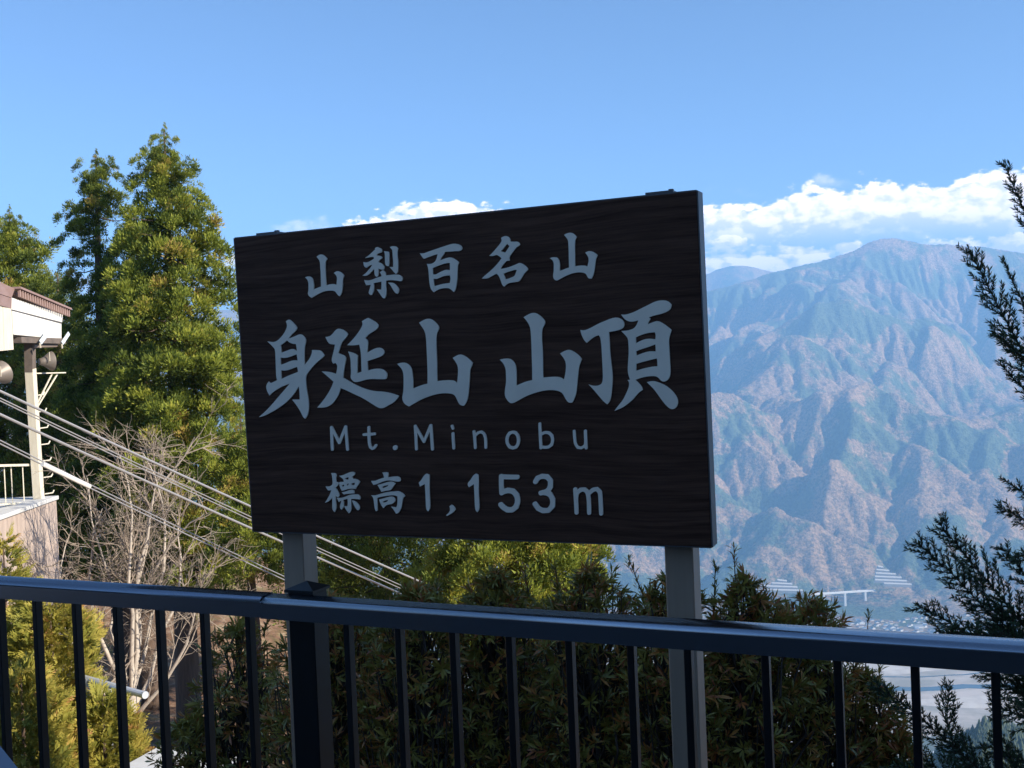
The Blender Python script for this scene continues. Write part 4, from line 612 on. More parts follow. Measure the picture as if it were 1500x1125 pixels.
letterm = mat('grey_letter_metal', (0.95, 0.79, 0.62), 0.6, metal=0.0, spec=0.35, col2=(0.85, 0.70, 0.54), var=0.5, vscale=9, bump=0.06, bscale=900)
def smooth_loop(P, it=2):
    P = [np.array(p) for p in P]
    for _ in range(it):
        Q = []; n = len(P)
        for i in range(n):
            a, p, c = P[i-1], P[i], P[(i+1) % n]; d1 = p-a; d2 = c-p
            cs = (d1@d2)/(np.linalg.norm(d1)*np.linalg.norm(d2)+1e-9)
            if cs < 0.60: Q.append(p)
            else: Q += [p*0.75+a*0.25, p*0.75+c*0.25]
        P = Q
    return P
LT = 0.0035
for kind, loops in GLYPHS:
    cu = bpy.data.curves.new('tmp', 'CURVE'); cu.dimensions = '2D'; cu.fill_mode = 'BOTH'; cu.extrude = LT/2; cu.bevel_depth = 0
    for l in loops:
        v = [float(q) for q in l.split()]; P = smooth_loop([(v[i], v[i+1]) for i in range(0, len(v), 2)])
        sp_ = cu.splines.new('POLY'); sp_.points.add(len(P)-1); sp_.use_cyclic_u = True
        for p_, q in zip(sp_.points, P):
            a_, c_ = b_uv(q[0], q[1]); p_.co = (a_, c_, 0, 1)
    tmp = bpy.data.objects.new('tmp', cu); COL.objects.link(tmp); bpy.context.view_layer.update()
    me0 = bpy.data.meshes.new_from_object(tmp.evaluated_get(bpy.context.evaluated_depsgraph_get()))
    Vv = [bpt(v.co.x, v.co.y, LT/2+0.0004+v.co.z) for v in me0.vertices]; Ff = [list(p.vertices) for p in me0.polygons]
    bpy.data.objects.remove(tmp); bpy.data.meshes.remove(me0)
    part(kind, Vv, Ff, letterm, sign)
# grey lectern in front of the railing, bottom left corner --------------------
lec = thing('information_lectern', 'smooth grey slanting panel whose corner shows at the bottom left, in front of the railing', 'information board', at(-60, 1200, 1.75)*np.array([1, 1, 0]))
lm = mat('pale_grey_panel', (0.22, 0.24, 0.28), 0.35)
c0 = at(-1, 1091, 1.80); c1 = at(30, 1130, 1.74); c2 = at(60, 1230, 1.62); c3 = at(-190, 1200, 1.60); c4 = at(-160, 1075, 1.84)
nrm = np.cross(c1-c0, c4-c0); nrm /= np.linalg.norm(nrm); nrm = nrm if nrm[2] > 0 else -nrm
pl = lambda p: p-nrm*float((p-c0)@nrm)
quad = [pl(p) for p in (c0, c1, c2, c3, c4)]
MB().prism([p-nrm*0.03 for p in quad], nrm*0.03).build('panel', lm, lec)
cq = sum(quad)/5-nrm*0.03
MB().tube([cq*np.array([1, 1, 0]), cq+UP*0.005], 0.03, 12).build('leg', steel, lec)
# station building behind and right of the camera: its bulk shades the terrace -----------------------
wallm = mat('station_wall_paint', (0.46, 0.44, 0.40), 0.85, col2=(0.38, 0.36, 0.33), var=0.6, vscale=2)
roofm = mat('brown_metal_roof', (0.14, 0.085, 0.07), 0.5)
glassm = mat('window_glass', (0.02, 0.025, 0.03), 0.05, spec=0.8)
eR = -dR
s_h = np.array([math.sin(SUN_AZ), math.cos(SUN_AZ), 0.])
bld = thing('ropeway_station_hall', 'cream station hall with brown metal roof beside and behind the terrace', 'station building', eR*11)
BHT = 5.3; E0, E1, N0, N1 = 4.6, 16.0, -9.0, 5.7
cB = eR*(E0+E1)/2+nR*(N0+N1)/2
MB().obox(cB+UP*(BHT/2-3), eR*(E1-E0)/2, nR*(N1-N0)/2, UP*(BHT/2+3)).build('wall', wallm, bld)
MB().obox(cB+UP*(BHT+0.14), eR*((E1-E0)/2+0.35), nR*((N1-N0)/2+0.3), UP*0.14, 0.02).build('roof', roofm, bld)
wing = thing('added_station_wing', 'long unseen station wing added behind the terrace, with dark windows and a wide roof', 'station building', -nR*7)  # unseen wing, added to keep the reflections in the railing front dark
EW0, EW1, NW0, NW1 = -15.0, 4.4, -15.0, -9.5
cW = eR*(EW0+EW1)/2+nR*(NW0+NW1)/2
darkwall = mat('dark_wing_wall', (0.05, 0.038, 0.03), 0.8, col2=(0.03, 0.023, 0.018), var=0.6, vscale=4)
MB().obox(cW+UP*(2.9/2-1.5), eR*(EW1-EW0)/2, nR*(NW1-NW0)/2, UP*(2.9/2+1.5)).build('wall', darkwall, wing)
MB().obox(cW+nR*0.6+UP*3.06, eR*((EW1-EW0)/2+0.3), nR*((NW1-NW0)/2+0.9), UP*0.14, 0.02).build('roof', roofm, wing)
for k in range(6):
    c = eR*(EW0+2+3.0*k)+nR*(NW1+0.01)+UP*1.7
    f = MB().obox(c, nR*0.03, eR*1.1, UP*0.9).build('window', trim, wing)
    MB().obox(c+nR*0.032, nR*0.004, eR*1.0, UP*0.8).build('pane', glassm, f)
for k in range(5):
    c = eR*(E0-0.01)+nR*(-6.6+2.6*k)+UP*1.9
    f = MB().obox(c, eR*0.03, nR*0.8, UP*0.75).build('window', trim, bld)
    MB().obox(c-eR*0.032, eR*0.004, nR*0.72, UP*0.67).build('pane', glassm, f)
# ================================================================ VEGETATION
bark = mat('cedar_bark', (0.13, 0.085, 0.06), 0.95, col2=(0.07, 0.048, 0.035), var=0.6, vscale=3, stretch=(6, 6, 0.8), bump=0.6, bscale=12)
greybark = mat('pale_grey_bark', (0.33, 0.27, 0.215), 0.9, col2=(0.20, 0.16, 0.125), var=0.5, vscale=6, bump=0.3, bscale=60)
twigm = mat('dark_twig', (0.075, 0.055, 0.04), 0.9)
cedarleaf = mat('cedar_foliage', (0.07, 0.1, 0.03), 0.65, spec=0.25, transl=0.35,
                tint=[(0.0, (0.035, 0.055, 0.012)), (0.35, (0.13, 0.17, 0.028)), (0.7, (0.29, 0.325, 0.045)), (0.9, (0.40, 0.37, 0.06)), (1.0, (0.30, 0.16, 0.07))])
cypressleaf = mat('golden_cypress_foliage', (0.2, 0.2, 0.05), 0.6, spec=0.3, transl=0.35,
                  tint=[(0.0, (0.13, 0.15, 0.030)), (0.4, (0.31, 0.29, 0.05)), (0.8, (0.47, 0.38, 0.085)), (1.0, (0.48, 0.24, 0.09))])
hedgeleaf = mat('hedge_leaf', (0.06, 0.08, 0.03), 0.38, spec=0.5, transl=0.15,
                tint=[(0.0, (0.115, 0.105, 0.024)), (0.45, (0.34, 0.285, 0.055)), (0.66, (0.50, 0.37, 0.075)), (0.74, (0.52, 0.27, 0.065)), (0.88, (0.60, 0.24, 0.055)), (1.0, (0.42, 0.11, 0.055))])
needlem = mat('dark_fir_needles', (0.020, 0.038, 0.024), 0.5, spec=0.4, transl=0.08, tint=[(0.0, (0.028, 0.060, 0.034)), (1.0, (0.095, 0.145, 0.060))])
def unit(v): return v/(np.linalg.norm(v, axis=-1, keepdims=True)+1e-9)
def blades(P, D, L, Wd, rng, lift=0.0, nrm=None):
    """one diamond-shaped blade per row: base P, direction D, length L, width Wd"""
    n = len(P); D = unit(D)
    if nrm is None: nrm = rng.randn(n, 3)
    Sd = unit(np.cross(D, nrm)); L = L[:, None]; Wd = Wd[:, None]
    nn = unit(np.cross(Sd, D))
    V = np.stack([P, P+D*L*0.45+Sd*Wd/2+nn*L*lift, P+D*L, P+D*L*0.45-Sd*Wd/2+nn*L*lift], 1).reshape(-1, 3)
    return V, np.arange(4*n).reshape(n, 4)
def cedar(label, top, basey, depth, prof, seed, tone=0.0, density=1.0, group='cedars on the slope below the terrace', crown_end=None, name='cedar_tree', clump=0.40, ybase=None, detail=1.0):
    rng = np.random.RandomState(seed); x0, ytop = top; sc = FP/depth
    pt = at(x0, ytop, depth); gz = ybase if ybase is not None else float(hill(pt[0], pt[1])); H = pt[2]-gz
    root = thing(name, label, 'tree', (pt[0], pt[1], gz-0.3), group)
    hs = np.array([(ytop-y)/-sc for y, r in prof]); rad = np.array([r/sc for y, r in prof])      # depth below the top (m), radius (m)
    tr = 0.021*H
    zz = [gz-0.4, gz+0.8, gz+H*0.4, gz+H*0.75, gz+H-0.2]
    wob = rng.randn(5, 2)*0.10; wob[0] = 0; wob[-1] = 0
    MB().tube([(pt[0]+w[0], pt[1]+w[1], z) for w, z in zip(wob, zz)], [tr*1.25, tr, tr*0.66, tr*0.35, 0.02], 9).build('trunk', bark, root, smooth=True)
    hmax = hs[-1]; C = []; TW = MB(); k = 0; hh = 0.6
    while hh < hmax:
        R = float(np.interp(hh, hs, rad)); nb = max(4, int(round((3.4+R*2.9)*density)))
        for b in range(nb):
            a = rng.rand()*2*PI; k += 1; h = hh+rng.uniform(-0.25, 0.25); R1 = float(np.interp(max(h, 0), hs, rad))
            lump = 0.86+(0.30 if h > 2.5 else 0.12)*float(fbm(np.array([a*1.3+seed]), np.array([h*0.55]), 2, seed)[0])
            ln = R1*lump*rng.uniform(0.92, 1.06)+0.06
            o = np.array([math.cos(a), math.sin(a), 0]); st_ = np.array([pt[0], pt[1], pt[2]-h+ln*0.12]); 
            en = st_+o*ln+UP*(-0.18*ln+0.05)
            if k % 4 == 0 and ln > 0.7: TW.tube([st_, (st_+en)/2-UP*0.08*ln, en], [0.026+0.006*ln, 0.018, 0.006], 4, cap=False)
            m_ = 1+int(ln/0.45)
            for j in range(m_):
                f = 1.0-j*0.45/max(ln, .45)*rng.uniform(.8, 1.1)
                if f < 0.25 and ln > 0.8: break
                side = rng.randn(3)*0.20*(1 if ln > .5 else .4); side[2] *= 0.6
                C.append((*(st_+(en-st_)*max(f, 0.1)+side), rng.uniform(0.75, 1.25)*clump*(0.24+0.76*min(1, R1/1.4)), a))
        if hh > 1.0: C.append((pt[0]+rng.randn()*0.1, pt[1]+rng.randn()*0.1, pt[2]-hh, 0.34, rng.rand()*6)); C.append((pt[0]+rng.randn()*0.25, pt[1]-0.3+rng.randn()*0.1, pt[2]-hh-0.1, 0.34, rng.rand()*6))
        hh += (0.27 if hh > 2.5 else 0.19)/max(density, .6)
    for j in range(26):
        h = 0.10+0.07*j; a = j*2.4; C.append((pt[0]+math.cos(a)*0.25*h*rng.uniform(.5, 1.1), pt[1]+math.sin(a)*0.25*h*rng.uniform(.5, 1.1), pt[2]-h, 0.09+0.085*h, a))
    C += [(pt[0], pt[1], pt[2]-0.03, 0.08, 0), (pt[0]+.01, pt[1], pt[2]+0.06, 0.06, 0), (pt[0]-.02, pt[1], pt[2]-0.45, 0.13, 0)]
    C = np.array(C); nC = len(C); q = 200
    ci = np.repeat(np.arange(nC), np.where(C[:, 1] > pt[1]+0.35, int(q*0.4*detail), int(q*detail))); n = len(ci)
    out = np.stack([np.cos(C[:, 4]), np.sin(C[:, 4]), 0*C[:, 4]+0.75], 1)
    dr = rng.randn(n, 3); dr = unit(dr); dr = unit(dr+out[ci]*0.75)
    P = C[ci, :3]+dr*C[ci, 3:4]*rng.uniform(0.15, 0.74, (n, 1))
    D = unit(dr*0.85+UP*0.55+rng.randn(n, 3)*0.22)
    L = C[ci, 3]*rng.uniform(0.27, 0.54, n); Wd = L*rng.uniform(0.19, 0.29, n)
    V, F = blades(P, D, L*1.1, Wd*1.25, rng); V = V.reshape(-1, 4, 3)[:, [1, 2, 3]].reshape(-1, 3); F = np.arange(len(V)).reshape(-1, 3)
    ct = np.clip(0.42+0.17*rng.randn(nC)+tone, 0, 1); brown = rng.rand(nC) < 0.04; ct[brown] = 0.97  # sun and shade put into the leaf colour
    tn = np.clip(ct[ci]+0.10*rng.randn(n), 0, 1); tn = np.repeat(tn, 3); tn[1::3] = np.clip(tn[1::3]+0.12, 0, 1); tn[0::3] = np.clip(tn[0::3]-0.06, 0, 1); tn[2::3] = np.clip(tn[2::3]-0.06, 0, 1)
    part('crown', V, F, cedarleaf, root, tint=tn)
    if TW.V: TW.build('limbs', bark, root, kind='stuff')
    return root
def pr(ytop, *a): return [(ytop, 2)]+[(a[i], a[i+1]) for i in range(0, len(a), 2)]
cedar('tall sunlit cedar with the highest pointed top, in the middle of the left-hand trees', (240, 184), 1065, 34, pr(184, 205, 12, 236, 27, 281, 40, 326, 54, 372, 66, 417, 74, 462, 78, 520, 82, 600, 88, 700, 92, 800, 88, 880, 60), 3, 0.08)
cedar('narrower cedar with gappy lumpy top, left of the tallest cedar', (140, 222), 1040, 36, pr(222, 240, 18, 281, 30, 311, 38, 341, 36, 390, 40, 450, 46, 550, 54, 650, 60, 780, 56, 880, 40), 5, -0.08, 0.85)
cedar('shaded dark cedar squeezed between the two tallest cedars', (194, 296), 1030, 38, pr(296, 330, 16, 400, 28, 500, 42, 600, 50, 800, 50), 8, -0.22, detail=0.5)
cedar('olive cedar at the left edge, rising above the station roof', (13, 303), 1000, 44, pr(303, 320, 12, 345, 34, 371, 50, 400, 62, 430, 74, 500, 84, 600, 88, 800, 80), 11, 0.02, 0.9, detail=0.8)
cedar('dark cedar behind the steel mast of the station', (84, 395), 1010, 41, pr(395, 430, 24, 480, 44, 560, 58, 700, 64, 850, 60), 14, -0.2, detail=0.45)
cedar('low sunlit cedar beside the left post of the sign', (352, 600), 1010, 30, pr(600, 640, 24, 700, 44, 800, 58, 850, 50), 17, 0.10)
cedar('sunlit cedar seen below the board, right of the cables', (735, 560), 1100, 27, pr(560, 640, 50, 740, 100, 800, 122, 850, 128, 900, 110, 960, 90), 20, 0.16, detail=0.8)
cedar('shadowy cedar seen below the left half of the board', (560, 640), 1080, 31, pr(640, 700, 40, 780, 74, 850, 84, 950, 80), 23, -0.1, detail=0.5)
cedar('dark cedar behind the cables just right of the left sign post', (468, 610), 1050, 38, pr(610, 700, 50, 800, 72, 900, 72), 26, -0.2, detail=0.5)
# ---- bare deciduous tree ---------------------------------------------------
paleb = mat('pale_trunk_bark', (0.50, 0.44, 0.37), 0.9, col2=(0.34, 0.29, 0.24), var=0.5, vscale=6, bump=0.3, bscale=60)
def bare_tree(name, label, px, py, depth, seed, tops, r0, group=None):
    rng = np.random.RandomState(seed); p0 = at(px, py, depth); gz = float(hill(p0[0], p0[1]))
    p0 = np.array([p0[0], p0[1], min(gz, p0[2])-0.1]); root = thing(name, label, 'tree', p0, group)
    tr = MB(); tw = MB()
    def limb(a, b, ra, rb, bow, mb, n=5, sides=6):
        P = []; off = rng.randn(3)*bow
        for i in range(n+1):
            t = i/n; P.append(a+(b-a)*t+off*math.sin(t*PI)*np.linalg.norm(b-a)+rng.randn(3)*0.012*np.linalg.norm(b-a)*(0 < i < n))
        mb.tube(P, [ra+(rb-ra)*i/n for i in range(n+1)], sides, cap=False); return P
    def grow(a, d, ln, r, lev):
        d = d/np.linalg.norm(d); b = a+d*ln
        P = limb(a, b, r, r*0.45, 0.07, tw, 4, 5 if lev < 2 else 3)
        if lev >= 3 or ln < 0.14: return
        for k in range(rng.randint(3, 6)):
            t = rng.uniform(0.25, 1.0); i = min(int(t*4), 3); q = P[i]+(P[i+1]-P[i])*(t*4-i)
            nd = d*0.9+rng.randn(3)*0.5+UP*(0.12 if lev < 2 else -0.05)
            grow(q, nd, ln*rng.uniform(0.42, 0.68), max(r*0.52, 0.0035), lev+1)
    fork = p0+(at(px-2, py-180, depth)-at(px, py, depth)); 
    limb(p0, fork, r0, r0*0.8, 0.02, tr, 5, 9)
    for (x, y, dd, ff) in tops:
        e = at(x, y, depth+dd); a = p0+(fork-p0)*ff
        P = limb(a, e, r0*0.28, r0*0.05, 0.11, tr, 7, 7)
        for k in range(15):
            t = rng.uniform(0.15, 1.0); i = min(int(t*7), 6); q = P[i]+(P[i+1]-P[i])*(t*7-i)
            grow(q, (e-a)/np.linalg.norm(e-a)*0.6+rng.randn(3)*0.6+UP*0.25, rng.uniform(0.45, 1.25)*(1.15-0.5*t), r0*0.085, 1)
    tr.build('trunk', paleb, root, smooth=True); tw.build('twigs', greybark, root)
bare_tree('bare_tree', 'leafless pale grey tree with tangled twigs in front of the cedars', 188, 1035, 17, 4,
          [(128, 700, .3, .95), (176, 668, -.3, 1), (205, 655, .2, 1), (238, 690, -.2, 1), (285, 640, .5, .97), (98, 790, -.3, .85), (90, 860, .2, .7), (318, 745, .1, .95), (300, 840, -.4, .78), (150, 745, .6, .9), (262, 760, .8, .85)], 0.14)
# ---- golden cypress bushes behind the left end of the railing ------------------
def cypress(label, axis_x, ytop, depth, prof, seed, nsp):
    rng = np.random.RandomState(seed); sc = FP/depth; pt = at(axis_x, ytop, depth); gz = float(hill(pt[0], pt[1])); H = pt[2]-gz
    root = thing('golden_cypress', label, 'bush', (pt[0], pt[1], gz), 'yellow-green cypress bushes')
    MB().tube([(pt[0], pt[1], gz-0.2), (pt[0], pt[1], gz+H*0.5), (pt[0], pt[1], pt[2])], [0.05, 0.03, 0.006], 6).build('trunk', bark, root)
    hs = np.array([(y-ytop)/sc for y, r in prof]); rad = np.array([r/sc for y, r in prof])
    u = rng.rand(nsp*3); h = u*min(hs[-1], H); R = np.interp(h, hs, rad); keep = rng.rand(len(h)) < R/rad.max()+0.03; h = h[keep][:nsp]; R = R[keep][:nsp]; n = len(h)
    a = rng.rand(n)*2*PI; lump = 0.6+0.7*fbm(a*1.6+seed, h*1.6, 3, seed)
    f = np.sqrt(rng.uniform(0.2, 1.0, n)); rr_ = R*lump*f
    P = np.stack([pt[0]+np.cos(a)*rr_, pt[1]+np.sin(a)*rr_, pt[2]-h], 1)
    O = np.stack([np.cos(a), np.sin(a), 0*a+0.75], 1); D = unit(O+rng.randn(n, 3)*0.35); L = rng.uniform(0.10, 0.22, n)
    nr_ = unit(np.cross(D, rng.randn(n, 3))); Sd = np.cross(D, nr_)
    Vs = []; Fs = []; tn = []; base = 0; m_ = 9; t0 = np.clip(0.48+0.5*(fbm(a*2, h*2, 3, seed+5)-0.5)*2+0.13*rng.randn(n), 0, 1)
    for j in range(m_):
        t = 0.12+0.86*j/(m_-1)
        for s_ in ((-1, 1) if j < m_-1 else (0,)):
            ln = L*(0.42*(1-t)+0.14)*rng.uniform(.8, 1.2, n); q = P+D*(L*t)[:, None]; dd = unit(D+Sd*0.85*s_+nr_*rng.uniform(-.25, .25, (n, 1)))
            V, F = blades(q, dd, ln, ln*0.26+0.003, rng, nrm=nr_+rng.randn(n, 3)*0.3); Vs.append(V); Fs.append(F+base); base += len(V)
            tn.append(np.repeat(np.clip(t0+0.25*(t-0.4)+0.06*rng.randn(n), 0, 1), 4))
    part('foliage', np.vstack(Vs), np.vstack(Fs), cypressleaf, root, tint=np.concatenate(tn))
cypress('tallest golden cypress with a feathery tip at the left edge of the picture', 4, 788, 11.5, [(788, 6), (830, 20), (870, 30), (920, 52), (1000, 62), (1200, 70)], 31, 1500)
cypress('broad golden cypress behind the second and third railing bars', 72, 872, 11.0, [(872, 14), (900, 48), (940, 64), (1000, 50), (1060, 62), (1250, 80)], 32, 3000)
cypress('low golden cypress on the right of its group, beside the white pipe', 150, 1022, 10.2, [(1022, 10), (1050, 28), (1100, 48), (1250, 60)], 33, 1700)
cypress('golden cypress low at the bottom left corner', 30, 985, 9.6, [(985, 16), (1030, 50), (1100, 70), (1300, 80)], 34, 2200)
# ---- hedge of rhododendron-like shrubs outside the railing ------------------------
def leaf_mesh():
    V = [(0, 0, 0), (0.064, 0.28, 0.02), (0.088, 0.62, 0.0), (0, 1, -0.14), (-0.088, 0.62, 0.0), (-0.064, 0.28, 0.02), (0, 0.32, -0.015), (0, 0.62, -0.03)]
    F = [(0, 1, 6), (0, 6, 5), (1, 2, 7, 6), (5, 6, 7, 4), (2, 3, 7), (4, 7, 3)]
    return V, F
LV, LF = leaf_mesh(); LVn = np.array(LV, float)
LEAFM = []
for q in range(10):
    LEAFM.append(meshdata('leaf', LVn, LF, hedgeleaf, smooth=True, tint=np.full(8, (q+0.5)/10)))
def shrub(label, px, ptop, depth, rpx, seed, ncl, warm=0.3, zbot=-0.2, individuals=300, shoots=(), lsc=1.0):
    rng = np.random.RandomState(seed); sc = FP/depth; r = rpx/sc; tp = at(px, ptop, depth); ztop = tp[2]; gz = float(hill(tp[0], tp[1])); hh = (ztop-zbot)
    ncl = int(ncl*1.75)
    root = thing('evergreen_shrub', label, 'shrub', (tp[0], tp[1], gz-0.05), 'hedge of evergreen shrubs outside the railing')
    st_ = MB(); cl = []
    for k in range(ncl):
        a = rng.rand()*2*PI; f = rng.rand()**0.45; e = rng.rand()**0.8
        # dome: full width low down, closing over at the top
        zz = zbot+hh*e; wr = r*math.sqrt(max(0.0, 1-max(0, (e-0.45)/0.55)**2.2))
        lum = 0.80+0.45*float(fbm(np.array([a*1.5+seed]), np.array([zz*3]), 2, seed)[0])
        q = np.array([tp[0]+math.cos(a)*wr*f*lum*1.1, tp[1]+math.sin(a)*wr*f*lum*0.85, zz+rng.uniform(-.03, .03)])
        dd = np.array([math.cos(a)*(0.35+f*0.5), math.sin(a)*(0.35+f*0.5), 0.50])+rng.randn(3)*0.38; cl.append((q, dd, 1.0))
        if k % 3 == 0:
            b = np.array([tp[0]+rng.uniform(-.3, .3)*r, tp[1]+rng.uniform(-.3, .3)*r, gz if k % 12 == 0 else max(zz-0.35, gz)])
            st_.tube([b, (b+q)/2+rng.randn(3)*0.03, q], [0.007, 0.005, 0.002], 4, cap=False)
    for (sx, sy, sl) in shoots:                                    # upright leafy shoots above the outline
        e = at(sx, sy, depth); b = e-UP*sl+rng.randn(3)*0.03; st_.tube([b, e], [0.004, 0.0015], 4, cap=False)
        for j in range(6): cl.append((b+(e-b)*(0.15+0.17*j), UP+rng.randn(3)*0.15, 0.95-0.08*j))
        cl.append((e, UP, 0.8))
    Mx = []; tn = []
    for (q, dd, s_) in cl:
        dd = dd/np.linalg.norm(dd); x = np.cross(dd, rng.randn(3)); x /= np.linalg.norm(x); y = np.cross(dd, x)
        s_ = s_*rng.uniform(0.72, 1.12); nl = rng.randint(7, 15); ph = rng.rand()*6; ct = rng.rand(); opn = rng.uniform(0.6, 1.25); wm = rng.rand() < warm
        for i in range(nl):
            t = ph+2*PI*i/nl+rng.uniform(-.25, .25); o = math.cos(t)*x+math.sin(t)*y; el_ = rng.uniform(0.35, 1.0)*opn
            d = o*math.sin(el_)+dd*math.cos(el_)
            d = d/np.linalg.norm(d); nrm_ = dd*math.sin(el_)-o*math.cos(el_); sd_ = np.cross(d, nrm_); L_ = rng.uniform(0.032, 0.060)*s_*lsc; wv = rng.uniform(0.85, 1.25)
            A = np.eye(4); A[:3, 0] = sd_*L_*wv; A[:3, 1] = d*L_; A[:3, 2] = nrm_*L_; A[:3, 3] = q-dd*rng.uniform(0, 0.045)+d*0.004
            if wm and rng.rand() < 0.65: v = rng.uniform(0.68, 1.0)
            elif rng.rand() < 0.06: v = rng.uniform(0.7, 1.0)
            else: v = 0.05+0.6*(0.5*ct+0.5*rng.rand())
            Mx.append(A); tn.append(v)
    Mx = np.array(Mx); tn = np.array(tn)
    # the leaves that show largest: in front, facing the camera and inside the picture
    P = Mx[:, :3, 3]; dist = np.linalg.norm(P-ORG, axis=1); vd = (P-ORG)/dist[:, None]
    siz = np.linalg.norm(np.cross(Mx[:, :3, 1], vd), axis=1)/dist*np.clip(np.abs((unit(Mx[:, :3, 2])*vd).sum(1))+0.15, 0, 1)
    fx_ = (P-ORG)@_F; ix = (P-ORG)@_R2/fx_*FP+750; iy = 562.5-(P-ORG)@_U2/fx_*FP
    siz = siz*(1-0.6*np.clip((dist-dist.min())/(2*r), 0, 1))*((ix > -20) & (ix < 1520) & (iy < 1135))
    order = np.argsort(-siz); own = order[:individuals]; rest = order[individuals:]
    base = np.array(root.location)
    for i in own:
        o = bpy.data.objects.new('leaf', LEAFM[min(9, int(tn[i]*10))]); COL.objects.link(o); o.parent = root
        A = Mx[i].copy(); A[:3, 3] -= base; o.matrix_basis = Matrix(A.tolist())
    V = np.einsum('nij,kj->nki', Mx[rest][:, :3, :3], LVn)+Mx[rest][:, None, :3, 3]; n = len(rest)
    V4 = V[:, [0, 1, 2, 3, 4, 5], :].reshape(-1, 3); b6 = np.arange(n)[:, None]*6
    F = np.concatenate([b6+np.array([[0, 1, 2, 5]]), b6+np.array([[5, 2, 3, 4]])]).reshape(-1, 4)
    part('leaves', V4, F, hedgeleaf, root, tint=np.repeat(tn[rest], 6), kind='stuff')
    st_.build('stems', twigm, root)
shrub('shrub at the left end of the hedge, left of the left sign post', 345, 915, 4.7, 74, 41, 330, 0.30, -0.75, shoots=((395, 893, .12),))
shrub('low shrub at the foot of the hedge, farthest left and lowest', 272, 1052, 4.6, 62, 42, 230, 0.15, -0.8, 240)
shrub('shrub behind the thick railing post, with bronze leaves', 478, 876, 4.2, 96, 43, 430, 0.45, -0.5, shoots=())
shrub('shrub in the hedge below the cut-off cable ends', 606, 862, 4.05, 92, 44, 430, 0.42, -0.45, shoots=((640, 852, .12),))
shrub('shrub in the hedge under the middle of the board', 728, 846, 4.1, 92, 45, 430, 0.32, -0.45, shoots=((720, 832, .14), (768, 832, .12)))
shrub('hedge shrub with a leafy shoot against the mountain, left of the right sign post', 862, 838, 4.0, 104, 46, 430, 0.40, -0.45, shoots=((812, 822, .15), (921, 818, .26), (868, 838, .12)))
shrub('shrub in the hedge directly behind the right sign post', 985, 850, 3.9, 92, 47, 400, 0.42, -0.4, shoots=((960, 856, .12),))
shrub('shrub in the hedge with two tall sparse shoots, right of the right sign post', 1092, 850, 3.95, 88, 48, 400, 0.30, -0.45, shoots=((1075, 802, .34), (1048, 826, .30), (1118, 856, .16)))
shrub('shrub with dense red-brown leaves at the right shoulder of the hedge', 1185, 882, 4.1, 92, 49, 400, 0.5, -0.45, shoots=((1150, 876, .12), (1208, 892, .12)))
shrub('last shrub of the hedge, at its right end beside the fir', 1262, 985, 4.2, 66, 50, 320, 0.45, -0.5, shoots=((1288, 975, .2), (1272, 900, .4)))
shrub('low shrub at the right foot of the hedge', 1312, 1082, 4.1, 50, 53, 220, 0.35, -0.5, 240)
shrub('inner shrub filling the back of the hedge below the left half of the board', 560, 905, 5.0, 130, 51, 480, 0.3, -0.7, 240)
shrub('inner shrub filling the back of the hedge below the right half of the board', 810, 890, 5.0, 140, 52, 520, 0.3, -0.7, 240)
shrub('inner shrub filling the back of the hedge behind the right sign post', 1060, 915, 4.9, 130, 54, 480, 0.3, -0.7, 240)
for lab, px_ in (('deep inner shrub at the back of the hedge, low down on the left', 520), ('deep inner shrub at the back of the hedge, low down in the middle', 760), ('deep inner shrub at the back of the hedge, low down on the right', 1010)):
    shrub(lab, px_, 950, 5.7, 190, 60+px_ % 7, 820, 0.3, -1.5, 120, lsc=1.35)
